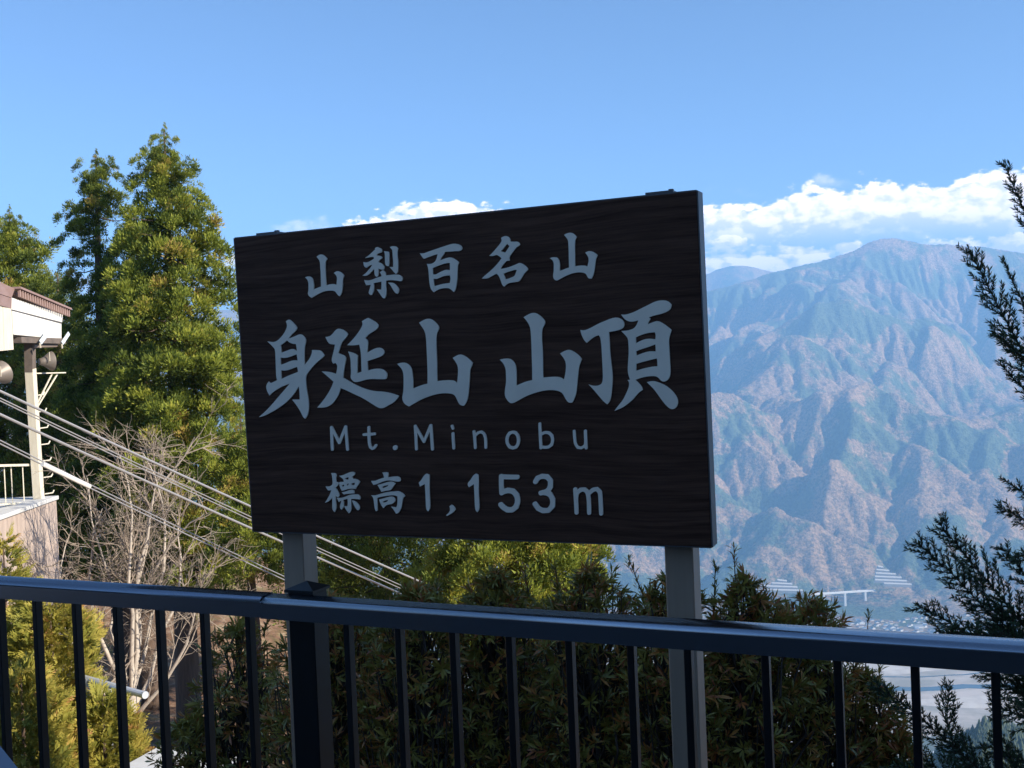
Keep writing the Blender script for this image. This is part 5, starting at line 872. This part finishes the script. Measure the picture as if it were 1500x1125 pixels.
# ---- dark fir at the right edge -----------------------------------------------------
fir = thing('young_fir_tree', 'dark young fir whose feathery boughs reach in from the right edge', 'tree', at(1640, 1300, 3.6)*np.array([1, 1, 0])+UP*-1.2)
fb_ = at(1620, 700, 3.6); MB().tube([(fb_[0], fb_[1], -1.8), (fb_[0], fb_[1], 1.2), (fb_[0], fb_[1]+.03, 3.6)], [0.06, 0.045, 0.012], 9).build('trunk', bark, fir)
frng = np.random.RandomState(77)
def bough(pts, subs):
    """pts: (x, y, depth) polyline of the bough; subs: relative lengths of side shoots"""
    P0 = [at(x, y, d) for x, y, d in pts]
    def resample(P, n):
        P = np.array(P); s_ = np.concatenate([[0], np.cumsum(np.linalg.norm(np.diff(P, axis=0), axis=1))]); t = np.linspace(0, s_[-1], n)
        return np.stack([np.interp(t, s_, P[:, k]) for k in range(3)], 1), s_[-1]
    shoots = []; mb = MB()
    def add(P, ln, r, lev):
        P, l = resample(P, max(4, int(ln/0.02))); shoots.append((P, l)); mb.tube(list(P[::2])+[P[-1]], [r*(1-0.7*i/(len(P[::2]))) for i in range(len(P[::2])+1)], 5, cap=False)
        if lev >= 2: return
        n = int(l/(0.017 if lev == 0 else 0.024)); sgn = 1
        for i in range(1, n):
            f = i/n
            if lev == 0 and f < 0.12: continue
            q = P[min(int(f*(len(P)-1)), len(P)-2)]; d = P[min(int(f*(len(P)-1))+1, len(P)-1)]-q; d = d/(np.linalg.norm(d)+1e-9)
            toc = unit(ORG-q); sd_ = np.cross(d, toc); sd_ /= np.linalg.norm(sd_); sgn = -sgn
            L_ = (subs*(1.0-0.72*f)*frng.uniform(0.6, 1.15)) if lev == 0 else ln*0.34*(1-f*0.7)*frng.uniform(0.6, 1.1)
            if L_ < 0.025: continue
            dd = d*0.80+sd_*sgn*0.55+toc*frng.uniform(-0.35, 0.35)+UP*0.05; dd /= np.linalg.norm(dd)
            d2 = dd*0.75+d*0.35; d2 /= np.linalg.norm(d2)
            add([q, q+dd*L_*0.5, q+dd*L_*0.5+d2*L_*0.5], L_, r*0.5, lev+1)
    add(P0, 0.6, 0.0045, 0)
    o = mb.build('bough', twigm, fir)
    Ps = []; Ds = []; 
    for P, l in shoots:
        n = max(6, int(l/0.0012)); t = np.linspace(0.02, 1, n)*(len(P)-1); i = np.clip(t.astype(int), 0, len(P)-2); f = (t-i)[:, None]
        q = P[i]*(1-f)+P[i+1]*f; d = unit(P[i+1]-P[i]); rv = unit(np.cross(d, frng.randn(n, 3)))
        Ps.append(q); Ds.append(d*0.80+rv*0.60)
    P = np.vstack(Ps); D = np.vstack(Ds); n = len(P); L_ = frng.uniform(0.014, 0.021, n)
    V, F = blades(P, D, L_, np.full(n, 0.0036), frng)
    part('needles', V, F, needlem, o, tint=np.repeat(frng.rand(n), 4), kind='stuff')
bough([(1560, 470, 3.5), (1520, 350, 3.45), (1492, 290, 3.42), (1470, 238, 3.4)], 0.10)
bough([(1580, 660, 3.5), (1525, 560, 3.4), (1490, 500, 3.35), (1458, 440, 3.33), (1418, 362, 3.3)], 0.17)
bough([(1560, 560, 3.6), (1512, 470, 3.5), (1482, 410, 3.5), (1468, 378, 3.5)], 0.07)
bough([(1600, 640, 3.4), (1540, 580, 3.35), (1495, 520, 3.3), (1452, 484, 3.3)], 0.09)
bough([(1600, 700, 3.3), (1540, 610, 3.3), (1490, 560, 3.3), (1462, 530, 3.3)], 0.08)
bough([(1620, 850, 3.4), (1560, 800, 3.3), (1510, 765, 3.25), (1462, 742, 3.2)], 0.12)
bough([(1600, 800, 3.4), (1540, 745, 3.3), (1500, 722, 3.25), (1466, 700, 3.2)], 0.07)
bough([(1580, 1080, 3.5), (1500, 960, 3.35), (1450, 900, 3.3), (1400, 845, 3.25), (1340, 792, 3.2)], 0.22)
bough([(1600, 1000, 3.4), (1520, 940, 3.35), (1470, 880, 3.3), (1420, 820, 3.3), (1372, 762, 3.25)], 0.20)
bough([(1620, 960, 3.6), (1560, 900, 3.5), (1510, 850, 3.45), (1466, 800, 3.4)], 0.16)
bough([(1600, 1090, 3.6), (1520, 1010, 3.5), (1450, 950, 3.4), (1380, 905, 3.35), (1342, 885, 3.3)], 0.17)
bough([(1560, 1250, 3.5), (1450, 1140, 3.3), (1380, 1080, 3.25), (1330, 1035, 3.2), (1275, 1002, 3.2)], 0.16)
bough([(1540, 1280, 3.5), (1450, 1180, 3.4), (1410, 1110, 3.35), (1385, 1060, 3.3), (1392, 1000, 3.3)], 0.18)
bough([(1620, 1160, 3.6), (1560, 1080, 3.5), (1500, 1020, 3.4), (1440, 985, 3.35)], 0.20)
bough([(1640, 1200, 3.5), (1570, 1150, 3.4), (1510, 1120, 3.3), (1440, 1090, 3.3)], 0.18)
bough([(1560, 1330, 3.4), (1480, 1230, 3.3), (1420, 1160, 3.25), (1350, 1110, 3.2)], 0.2)

bough([(1600, 1040, 3.3), (1540, 990, 3.25), (1480, 930, 3.2), (1415, 930, 3.15), (1370, 925, 3.1)], 0.16)
bough([(1640, 900, 3.5), (1580, 860, 3.4), (1530, 830, 3.35), (1490, 812, 3.3)], 0.16)
bough([(1620, 1100, 3.3), (1560, 1060, 3.2), (1500, 1050, 3.2), (1450, 1030, 3.15)], 0.18)
bough([(1520, 1300, 3.2), (1440, 1210, 3.15), (1380, 1150, 3.1), (1310, 1120, 3.1)], 0.17)
bough([(1600, 1300, 3.4), (1540, 1200, 3.3), (1490, 1140, 3.3), (1470, 1080, 3.3)], 0.18)
# ================================================================ ROPEWAY STATION END, MAST, CABLES (left)
cream = mat('cream_painted_steel', (0.72, 0.67, 0.54), 0.6, col2=(0.58, 0.52, 0.40), var=0.5, vscale=5, stretch=(3, 3, .5))
whitep = mat('white_fascia_panel', (0.78, 0.76, 0.70), 0.55, col2=(0.66, 0.63, 0.56), var=0.5, vscale=4)
pinkroof = mat('faded_red_brown_metal', (0.30, 0.20, 0.175), 0.5, col2=(0.22, 0.14, 0.12), var=0.5, vscale=4)
blockc = mat('pinkish_cast_concrete', (0.46, 0.37, 0.31), 0.9, col2=(0.34, 0.27, 0.23), var=0.7, vscale=2.2, stretch=(3, 3, .5), bump=0.3, bscale=30)
topc = mat('pale_concrete_top', (0.60, 0.60, 0.58), 0.85, col2=(0.48, 0.48, 0.47), var=0.5, vscale=4)
cabm = mat('steel_cable', (0.34, 0.33, 0.33), 0.4, metal=0.4)
galv = mat('galvanised_pipe', (0.62, 0.64, 0.66), 0.35, metal=0.4, col2=(0.5, 0.52, 0.55), var=0.4, vscale=9)
lampg = mat('lamp_front_glass', (0.55, 0.62, 0.66), 0.08, spec=0.8)
lampb = mat('lamp_housing', (0.20, 0.17, 0.145), 0.5, metal=0.3)
def dep(x): return 15.2+(x+60)*0.026                                   # the gable recedes towards the right
def W3(x, y, dd=0.0): return at(x, y, dep(x)+dd)
gn = np.cross(W3(90, 470)-W3(0, 470), UP); gn /= np.linalg.norm(gn); gn = gn if gn[0] > 0 else -gn     # gable normal
stn = thing('ropeway_station', 'cream gable end of the station with faded red-brown ribbed roof edge at the left edge', 'station building', W3(-40, 900))
def slab(name, pts, th, m_, parent, **k):
    P = [W3(x, y) for x, y in pts]; return MB().prism([p-gn*th for p in P], gn*th).build(name, m_, parent, **k)
slab('fascia', [(17, 436), (92, 461), (91, 472), (17, 453)], 0.10, whitep, stn)
slab('fascia_joint', [(17, 453.4), (91, 472.4), (90.5, 474), (17, 455)], 0.06, trim, stn)
slab('wall_panel', [(18, 455.4), (90, 474.4), (90, 496), (60, 494), (20, 490)], 0.085, whitep, stn)
slab('wall_panel', [(4.5, 447), (16.6, 452.6), (20, 512), (6.5, 513.5)], 0.09, cream, stn)
slab('wall_panel', [(-90, 420), (3.8, 446.6), (5.8, 513.6), (-90, 522)], 0.09, cream, stn)
slab('roof_edge', [(-90, 372), (0, 413), (22, 423), (17, 436), (-90, 402)], 0.16, pinkroof, stn)
slab('roof_edge', [(-90, 403), (17.5, 437), (16.5, 452), (-90, 420)], 0.19, pinkroof, stn)
a_, b_ = W3(21, 426), W3(97, 457)
MB().beam(a_+UP*0.05+gn*0.03, b_+UP*0.05+gn*0.03, 0.16, 0.035).build('roof_edge', pinkroof, stn)
rib0 = None
for k in range(22):
    p = a_+(b_-a_)*((k+0.5)/22)+gn*0.06
    if rib0 is None: rib0 = MB().beam(p-UP*0.10, p+UP*0.05, 0.026, 0.05, up=gn, bev=0.006).build('roof_rib', pinkroof, stn); p00 = p
    else: c = rib0.copy(); COL.objects.link(c); c.location = tuple(p-p00)
# roof behind the gable, and a dark strip painting its shaded underside
rp = [W3(-90, 372), W3(-90, 366), W3(97, 452), W3(97, 458)]
MB().prism([p-gn*0.20 for p in rp], -gn*4.0).build('roof', pinkroof, stn)
sp_ = [W3(-90, 390), W3(-90, 522), W3(6, 513), W3(20, 512), W3(20, 491), W3(90, 496), W3(90, 468), W3(20, 446), W3(14, 444)]
MB().prism([p-gn*0.12 for p in sp_], -gn*3.6).build('wall', cream, stn)
MB().tube([W3(48, 507, .15), W3(82, 506, .15)], 0.035, 10).build('soffit_pipe', mat('rusty_pipe', (0.26, 0.20, 0.16), 0.7), stn)
darkc = mat('roof_shade_brown', (0.16, 0.125, 0.105), 0.9, col2=(0.09, 0.075, 0.065), var=0.6, vscale=8)  # dark brown puts the shade under the roof into the colour
MB().beam(W3(22, 498, .2), W3(88, 500, .2), 0.22, 0.10).build('shaded_underside', darkc, stn)
# mast
mast = thing('station_mast', 'cream steel mast with climbing rungs standing on the concrete block', 'mast', W3(58, 746))
MB().beam(W3(43.5, 500, .3), W3(44.5, 545, .3), 0.14, 0.14, up=gn).build('mast_shaded_top', darkc, mast)  # top of the shaft coloured dark for the roof's shade on it
MB().beam(W3(44.5, 540, .3), W3(58, 748, .3), 0.145, 0.145, up=gn, bev=0.004).build('mast_shaft', cream, mast)
for (x, y) in ((57, 578), (60, 602), (63, 626), (65, 650), (67, 674), (69, 698), (71, 722)):
    a = W3(x-5, y+1.5, .3); b = W3(x+6, y, .3); c = W3(x+8, y-4, .3)
    MB().tube([a, b, c], 0.012, 6).build('rung', cream, mast)
br = MB().beam(W3(50, 547, .3), W3(93, 546, .1), 0.10, 0.02).build('bracket_arm', cream, mast)
MB().beam(W3(84, 548, .15), W3(56, 594, .3), 0.02, 0.02).build('bracket_brace', cream, mast)
MB().beam(W3(76, 548, .15), W3(55, 590, .3), 0.02, 0.02).build('bracket_brace', cream, mast)
# floodlights
def flood(label, back, rim, r, tilt_dir, group='floodlights under the station roof'):
    f = thing('floodlight', label, 'floodlight', back, group); d = rim-back; d = d/np.linalg.norm(d); x = np.cross(d, UP); x /= np.linalg.norm(x); y = np.cross(x, d)
    mb = MB(); n = 20; prof = [(0.0, 0.03), (0.02, 0.06), (0.10, 0.075), (0.16, 0.10), (0.30, r), (0.33, r*1.04)]; b0_ = len(mb.V)
    for h_, q in prof:
        for k in range(n):
            t = 2*PI*k/n; mb.V.append(tuple(back+d*h_*(np.linalg.norm(rim-back)/0.33)+q*(math.cos(t)*x+math.sin(t)*y)))
    for i in range(len(prof)-1):
        for k in range(n): mb.F.append([i*n+k, i*n+(k+1) % n, (i+1)*n+(k+1) % n, (i+1)*n+k])
    mb.F.append([k for k in range(n)][::-1])
    mb.build('housing', lampb, f, smooth=True)
    c = rim-d*0.01; MB().prism([c+0.97*r*(math.cos(2*PI*k/n)*x+math.sin(2*PI*k/n)*y) for k in range(n)], d*0.012).build('lens', lampg, f)
    MB().beam(back+x*r*0.9+d*.12, back+x*r*0.9+UP*0.16+d*.12, 0.03, 0.008, up=d).build('yoke', cream, f)
flood('big round floodlight hanging under the gable, right of the mast', W3(57, 530, .1), W3(76, 529, -.22), 0.17, 0)
flood('round floodlight cut by the left edge of the picture', W3(-20, 556, .1), W3(4, 545, -.2), 0.19, 0)
def strip_lamp(label, a, b, w):
    f = thing('strip_lamp', label, 'lamp', a, 'angled strip lamps at the gable'); d = (b-a)/np.linalg.norm(b-a)
    MB().beam(a, b, w, 0.02, up=gn+UP*.2, bev=0.003).build('housing', lampg, f); MB().beam(a-d*0.02, a-UP*0.09, 0.02, 0.02, up=gn).build('arm', cream, f)
strip_lamp('angled flat lamp raised in front of the white wall panel', W3(59, 502, -.25), W3(71, 486, -.25), 0.08)
strip_lamp('angled flat lamp at the right corner of the gable', W3(91, 503, -.1), W3(101, 488, -.1), 0.07)
# concrete block with platform railing
blk = thing('concrete_block', 'pinkish concrete block carrying the mast, with a pale top', 'concrete block', W3(30, 900))
fl, fr = W3(-120, 772), W3(83, 745, .0); bdir = -gn
def dn(p, z): return np.array([p[0], p[1], z])
zt = (fl[2]+fr[2])/2
# formwork boards scored into the face: built as separate flat boards
edge = dn(fr, zt)-dn(fl, zt); ne = 14; el_ = np.linalg.norm(edge); ed = edge/el_
MB().prism([dn(fl, zt-0.06)-gn*0.02, dn(fr, zt-0.06)-gn*0.02, dn(fr, -6.5)-gn*0.02, dn(fl, -6.5)-gn*0.02], -gn*1.7).build('block_body', blockc, blk)
pb = None
for k in range(ne):
    a = dn(fl, zt-0.07)+ed*(el_*k/ne+0.004); w_ = el_/ne-0.008
    cc_ = a+ed*w_/2-UP*1.6-gn*0.008
    if pb is None: pb = MB().obox(cc_, ed*w_/2, gn*0.012, UP*1.6, 0.003).build('formwork_strip', blockc, blk); cc0 = cc_
    else: c = pb.copy(); COL.objects.link(c); c.location = tuple(np.array(cc_-cc0)+gn*rs.uniform(-0.003, 0.003))
MB().obox(dn((fl+fr)/2, zt-0.025)-gn*0.86, ed*(el_/2+0.03), gn*0.9, UP*0.035, 0.008).build('cap_slab', topc, blk)
prl = thing('platform_railing', 'small cream railing left of the mast on top of the block', 'railing', W3(0, 745, .5))
MB().beam(W3(-90, 684, .6), W3(46, 681, .6), 0.03, 0.04).build('top_bar', cream, prl)
MB().beam(W3(-90, 745, .6), W3(46, 736, .6), 0.03, 0.03).build('bottom_bar', cream, prl)
MB().beam(W3(-90, 751, .5), W3(40, 746, .5), 0.03, 0.02).build('kick_bar', cream, prl)
for x in (-60, -38, -16, 6, 16, 33):
    MB().beam(W3(x, 682, .6), W3(x+3, 744, .6), 0.016, 0.016).build('upright', cream, prl)
# cables
def cable(label, pa, pb_, r, da=13.2, db=19.5, off=0, name='ropeway_cable', cap=False):
    (x0, y0), (x1, y1) = pa, pb_; f = 1.25
    A = at(x0, y0, da); B_ = at(x1, y1, db); A2 = A-(B_-A)*0.35; n = 16
    mb = MB(); P = [A2+(B_-A2)*i/n-UP*0.05*math.sin(PI*i/n) for i in range(n+1)]
    mb.tube(P, r, 8); o = mb.build(name, cabm, None, smooth=False); o['label'] = label; o['category'] = 'cable'; o['group'] = 'ropeway cables sloping down behind the sign'
    return A, B_
cable('topmost ropeway cable, sloping down to a bright end beside the hedge', (11, 574), (620, 854), 0.018)
cable('thin pale ropeway cable, second from the top, upper of its close pair', (6, 582), (604, 865), 0.0085)
cable('thin pale ropeway cable, third from the top, lower of its close pair', (6, 586), (600, 868), 0.0085)
cable('thick ropeway cable in the middle of the bundle', (0, 603), (586, 869), 0.019)
cable('lower ropeway cable, upper one of the lowest close pair', (0, 641), (470, 869), 0.0095)
cable('lowest ropeway cable of all, just under its twin', (0, 646), (470, 874), 0.0105)
sl = MB().tube([at(62, 680, 13.7), at(131, 713, 14.45)], 0.034, 10).build('cable_sleeve', whitep); props(sl, 'thick white sleeve around the lowest cable right of the mast', 'cable sleeve')
# handrail pipe and pale path below, seen between the railing bars
pp = thing('guard_pipe', 'pale round metal pipe with a capped end beside the foot of the bare tree', 'pipe', at(170, 1040, 11.5)-UP*0.3)
MB().tube([at(60, 976, 11.2), at(212, 1018, 10.3)], 0.034, 12).build('pipe', galv, pp)
MB().tube([at(213, 1018.2, 10.29), at(208, 1017, 10.33)], 0.037, 12).build('end_cap', galv, pp)
for x, y in ((128, 994), (160, 1003)):
    q = at(x, y, 10.75); MB().tube([q, np.array([q[0], q[1], float(hill(q[0], q[1]))-0.2])], 0.022, 8).build('post', galv, pp)
pk = MB().beam(at(182, 1082, 11.0), at(214, 1106, 10.5), 0.14, 0.05, bev=0.006).build('kerb_beam', topc); props(pk, 'short pale concrete beam lying on the bank below the pipe', 'beam')
pth = MB(); P0 = [at(170, 1128, 9.6), at(236, 1104, 10.2), at(352, 1100, 9.8), at(430, 1128, 9.0), at(360, 1190, 8.4), at(190, 1190, 8.6)]
pth.prism([np.array([p[0], p[1], P0[0][2]-0.12]) for p in P0], UP*0.12).build('path', topc, kind='structure')
# ================================================================ FAR THINGS: viaduct, terraces, village, forest
terr_far = mat('weathered_slope_concrete', (0.50, 0.47, 0.43), 0.9)
conc_far = mat('pale_bridge_concrete', (0.74, 0.72, 0.68), 0.8)
def zg(x, y): return ground_mountain(x, y)
YB = 4300.; bz0, bz1 = at(1177, 872, YB), at(1282, 865, YB+60)
via = thing('viaduct', 'white motorway viaduct on piers at the foot of the far mountain', 'bridge', (float(bz0[0]), YB, float(bz0[2])-60))
MB().beam(bz0, bz1, 13, 5.0, bev=0.6).build('deck', conc_far, via)
for s_ in (-1, 1):
    MB().beam(bz0+np.array([0, s_*6.2, 3.4]), bz1+np.array([0, s_*6.2, 3.4]), 0.6, 2.0).build('parapet', conc_far, via)
for x in (1206, 1237, 1267):
    f = (x-1177)/105.; q = bz0+(bz1-bz0)*f; dz_ = {1206: 24, 1237: 78, 1267: 38}[x]
    MB().obox((q[0], q[1], q[2]-dz_/2-2.4), (4.2, 0, 0), (0, 5, 0), (0, 0, dz_/2), 0.5).build('pier', conc_far, via)
def terrace_wall(label, bands, Y0):
    t_ = thing('terraced_retaining_wall', label, 'retaining wall', at((bands[-1][0]+bands[-1][1])/2, bands[-1][2], Y0)); n = len(bands)
    for k, (xa, xb_, y) in enumerate(bands):
        dd = Y0+(n-k)*14; a = at(xa, y-1, dd); b = at(xb_, y+0.6, dd); hgt = 15.0
        MB().beam(a, b, 10, hgt, up=(0, -0.5, 1), bev=0.5).build('terrace', terr_far, t_)
terrace_wall('pale stepped retaining wall on the slope at the right end of the viaduct', [(1285, 1293, 832), (1283, 1302, 837), (1282, 1312, 842), (1281, 1320, 847), (1281, 1328, 852), (1294, 1335, 857)], YB+20)
terrace_wall('pale stepped retaining wall on the slope left of the viaduct', [(1138, 1152, 852), (1130, 1160, 856.5), (1118, 1168, 861), (1108, 1176, 866)], YB+20)
# village houses on the valley floor
hroof = [mat('village_roof_%s' % c, v, 0.6) for c, v in (('slate', (0.10, 0.11, 0.13)), ('grey', (0.28, 0.28, 0.29)), ('blue', (0.13, 0.20, 0.30)), ('brown', (0.20, 0.13, 0.10)))]
hwall = [mat('village_wall_%s' % c, v, 0.8) for c, v in (('white', (0.80, 0.79, 0.76)), ('cream', (0.70, 0.62, 0.48)))]
def house_mesh(w, d, h_, wm, rm):
    V = [(-w, -d, 0), (w, -d, 0), (w, d, 0), (-w, d, 0), (-w, -d, h_), (w, -d, h_), (w, d, h_), (-w, d, h_), (-w, 0, h_*1.45), (w, 0, h_*1.45),
         (-w-.6, -d-.6, h_-.2), (w+.6, -d-.6, h_-.2), (-w-.6, 0, h_*1.45+.25), (w+.6, 0, h_*1.45+.25), (-w-.6, d+.6, h_-.2), (w+.6, d+.6, h_-.2)]
    F = [(0, 1, 5, 4), (1, 2, 6, 9, 5), (2, 3, 7, 6), (3, 0, 4, 8, 7), (10, 11, 13, 12), (12, 13, 15, 14)]
    return meshdata('house', V, F, [wm, rm], mi=[0, 0, 0, 0, 1, 1])
HM = [house_mesh(rs.uniform(6, 10), rs.uniform(5, 7.5), rs.uniform(5.5, 9), hwall[k % 2 if k < 7 else 0], hroof[k % 4]) for k in range(8)]
HM.append(house_mesh(16, 10, 11, hwall[0], hroof[1]))
hr = np.random.RandomState(5); placed = []
for k in range(1200):
    px = hr.uniform(1195, 1500); Yd = hr.uniform(3650, 4075); q = at(px, 900, Yd); x = q[0]
    if Yd < rc(x)+350 or any(abs(x-a)+abs(Yd-b_) < 24 for a, b_ in placed): continue
    placed.append((x, Yd))
    if len(placed) > 285: break
hl = ['small %s-walled house with %s roof in the far valley village', ]
for k, (x, y) in enumerate(placed):
    j = k % 8 if k % 23 else 8; o = bpy.data.objects.new('village_house', HM[j]); COL.objects.link(o); o.location = (x, y, VALLEY-1); o.rotation_euler = (0, 0, hr.choice([0.1, 0.1+PI/2])+hr.uniform(-.2, .2))
    lab = 'large pale hall in the far village by the river' if j == 8 else 'tiny %s house with %s roof in the far village by the river' % (('white', 'cream')[j % 2 if j < 7 else 0], ('slate', 'grey', 'blue', 'brown')[j % 4])
    props(o, lab, 'house', 'houses of the far village by the river')
# forested spur at the lower right: conifers too far off and too many to count
fr_ = np.random.RandomState(9); Vs = []; Fs = []; tn = []; base = 0
az_ = np.radians(fr_.uniform(13, 36, 9500)); r_ = fr_.uniform(560, 1130, 9500); fxx = r_*np.sin(az_); fyy = r_*np.cos(az_); fzz = hill(fxx, fyy)
sel = np.arange(len(fxx))
ns = 7
for lv, (z0, z1, rad0) in enumerate(((0.12, 0.55, 1.0), (0.38, 0.80, 0.72), (0.62, 1.0, 0.42))):
    Ht = 9+5*fr_.rand(len(fxx)) if lv == 0 else Ht
    Rd = Ht*0.24; ang = np.linspace(0, 2*PI, ns, endpoint=False)
    ring = np.stack([fxx[:, None]+Rd[:, None]*rad0*np.cos(ang)*(0.75+0.5*fr_.rand(len(fxx), ns)), fyy[:, None]+Rd[:, None]*rad0*np.sin(ang)*(0.75+0.5*fr_.rand(len(fxx), ns)),
                     (fzz+Ht*z0)[:, None]+fr_.uniform(-.6, .6, (len(fxx), ns))], 2)
    tip = np.stack([fxx, fyy, fzz+Ht*z1], 1)[:, None, :]; V = np.concatenate([ring, tip], 1).reshape(-1, 3); b0_ = np.arange(len(fxx))[:, None, None]*(ns+1)+base
    tri = np.array([[i, (i+1) % ns, ns] for i in range(ns)])[None]; Fs.append((b0_+tri).reshape(-1, 3)); Vs.append(V); base += len(V); tn.append(np.repeat(np.clip(fr_.rand(len(fxx))*0.6, 0, 1), ns+1))
farleaf = mat('far_conifer_foliage', (0.04, 0.06, 0.03), 0.8, tint=[(0, (0.030, 0.050, 0.024)), (0.7, (0.085, 0.105, 0.038)), (1, (0.2, 0.12, 0.06))])
part('spur_forest', np.vstack(Vs), np.vstack(Fs), farleaf, None, tint=np.concatenate(tn), kind='stuff')
for o in list(bpy.data.objects):
    if o.name.startswith('spur_forest'): o['label'] = 'blue-green conifer forest on the spur far below at the lower right'
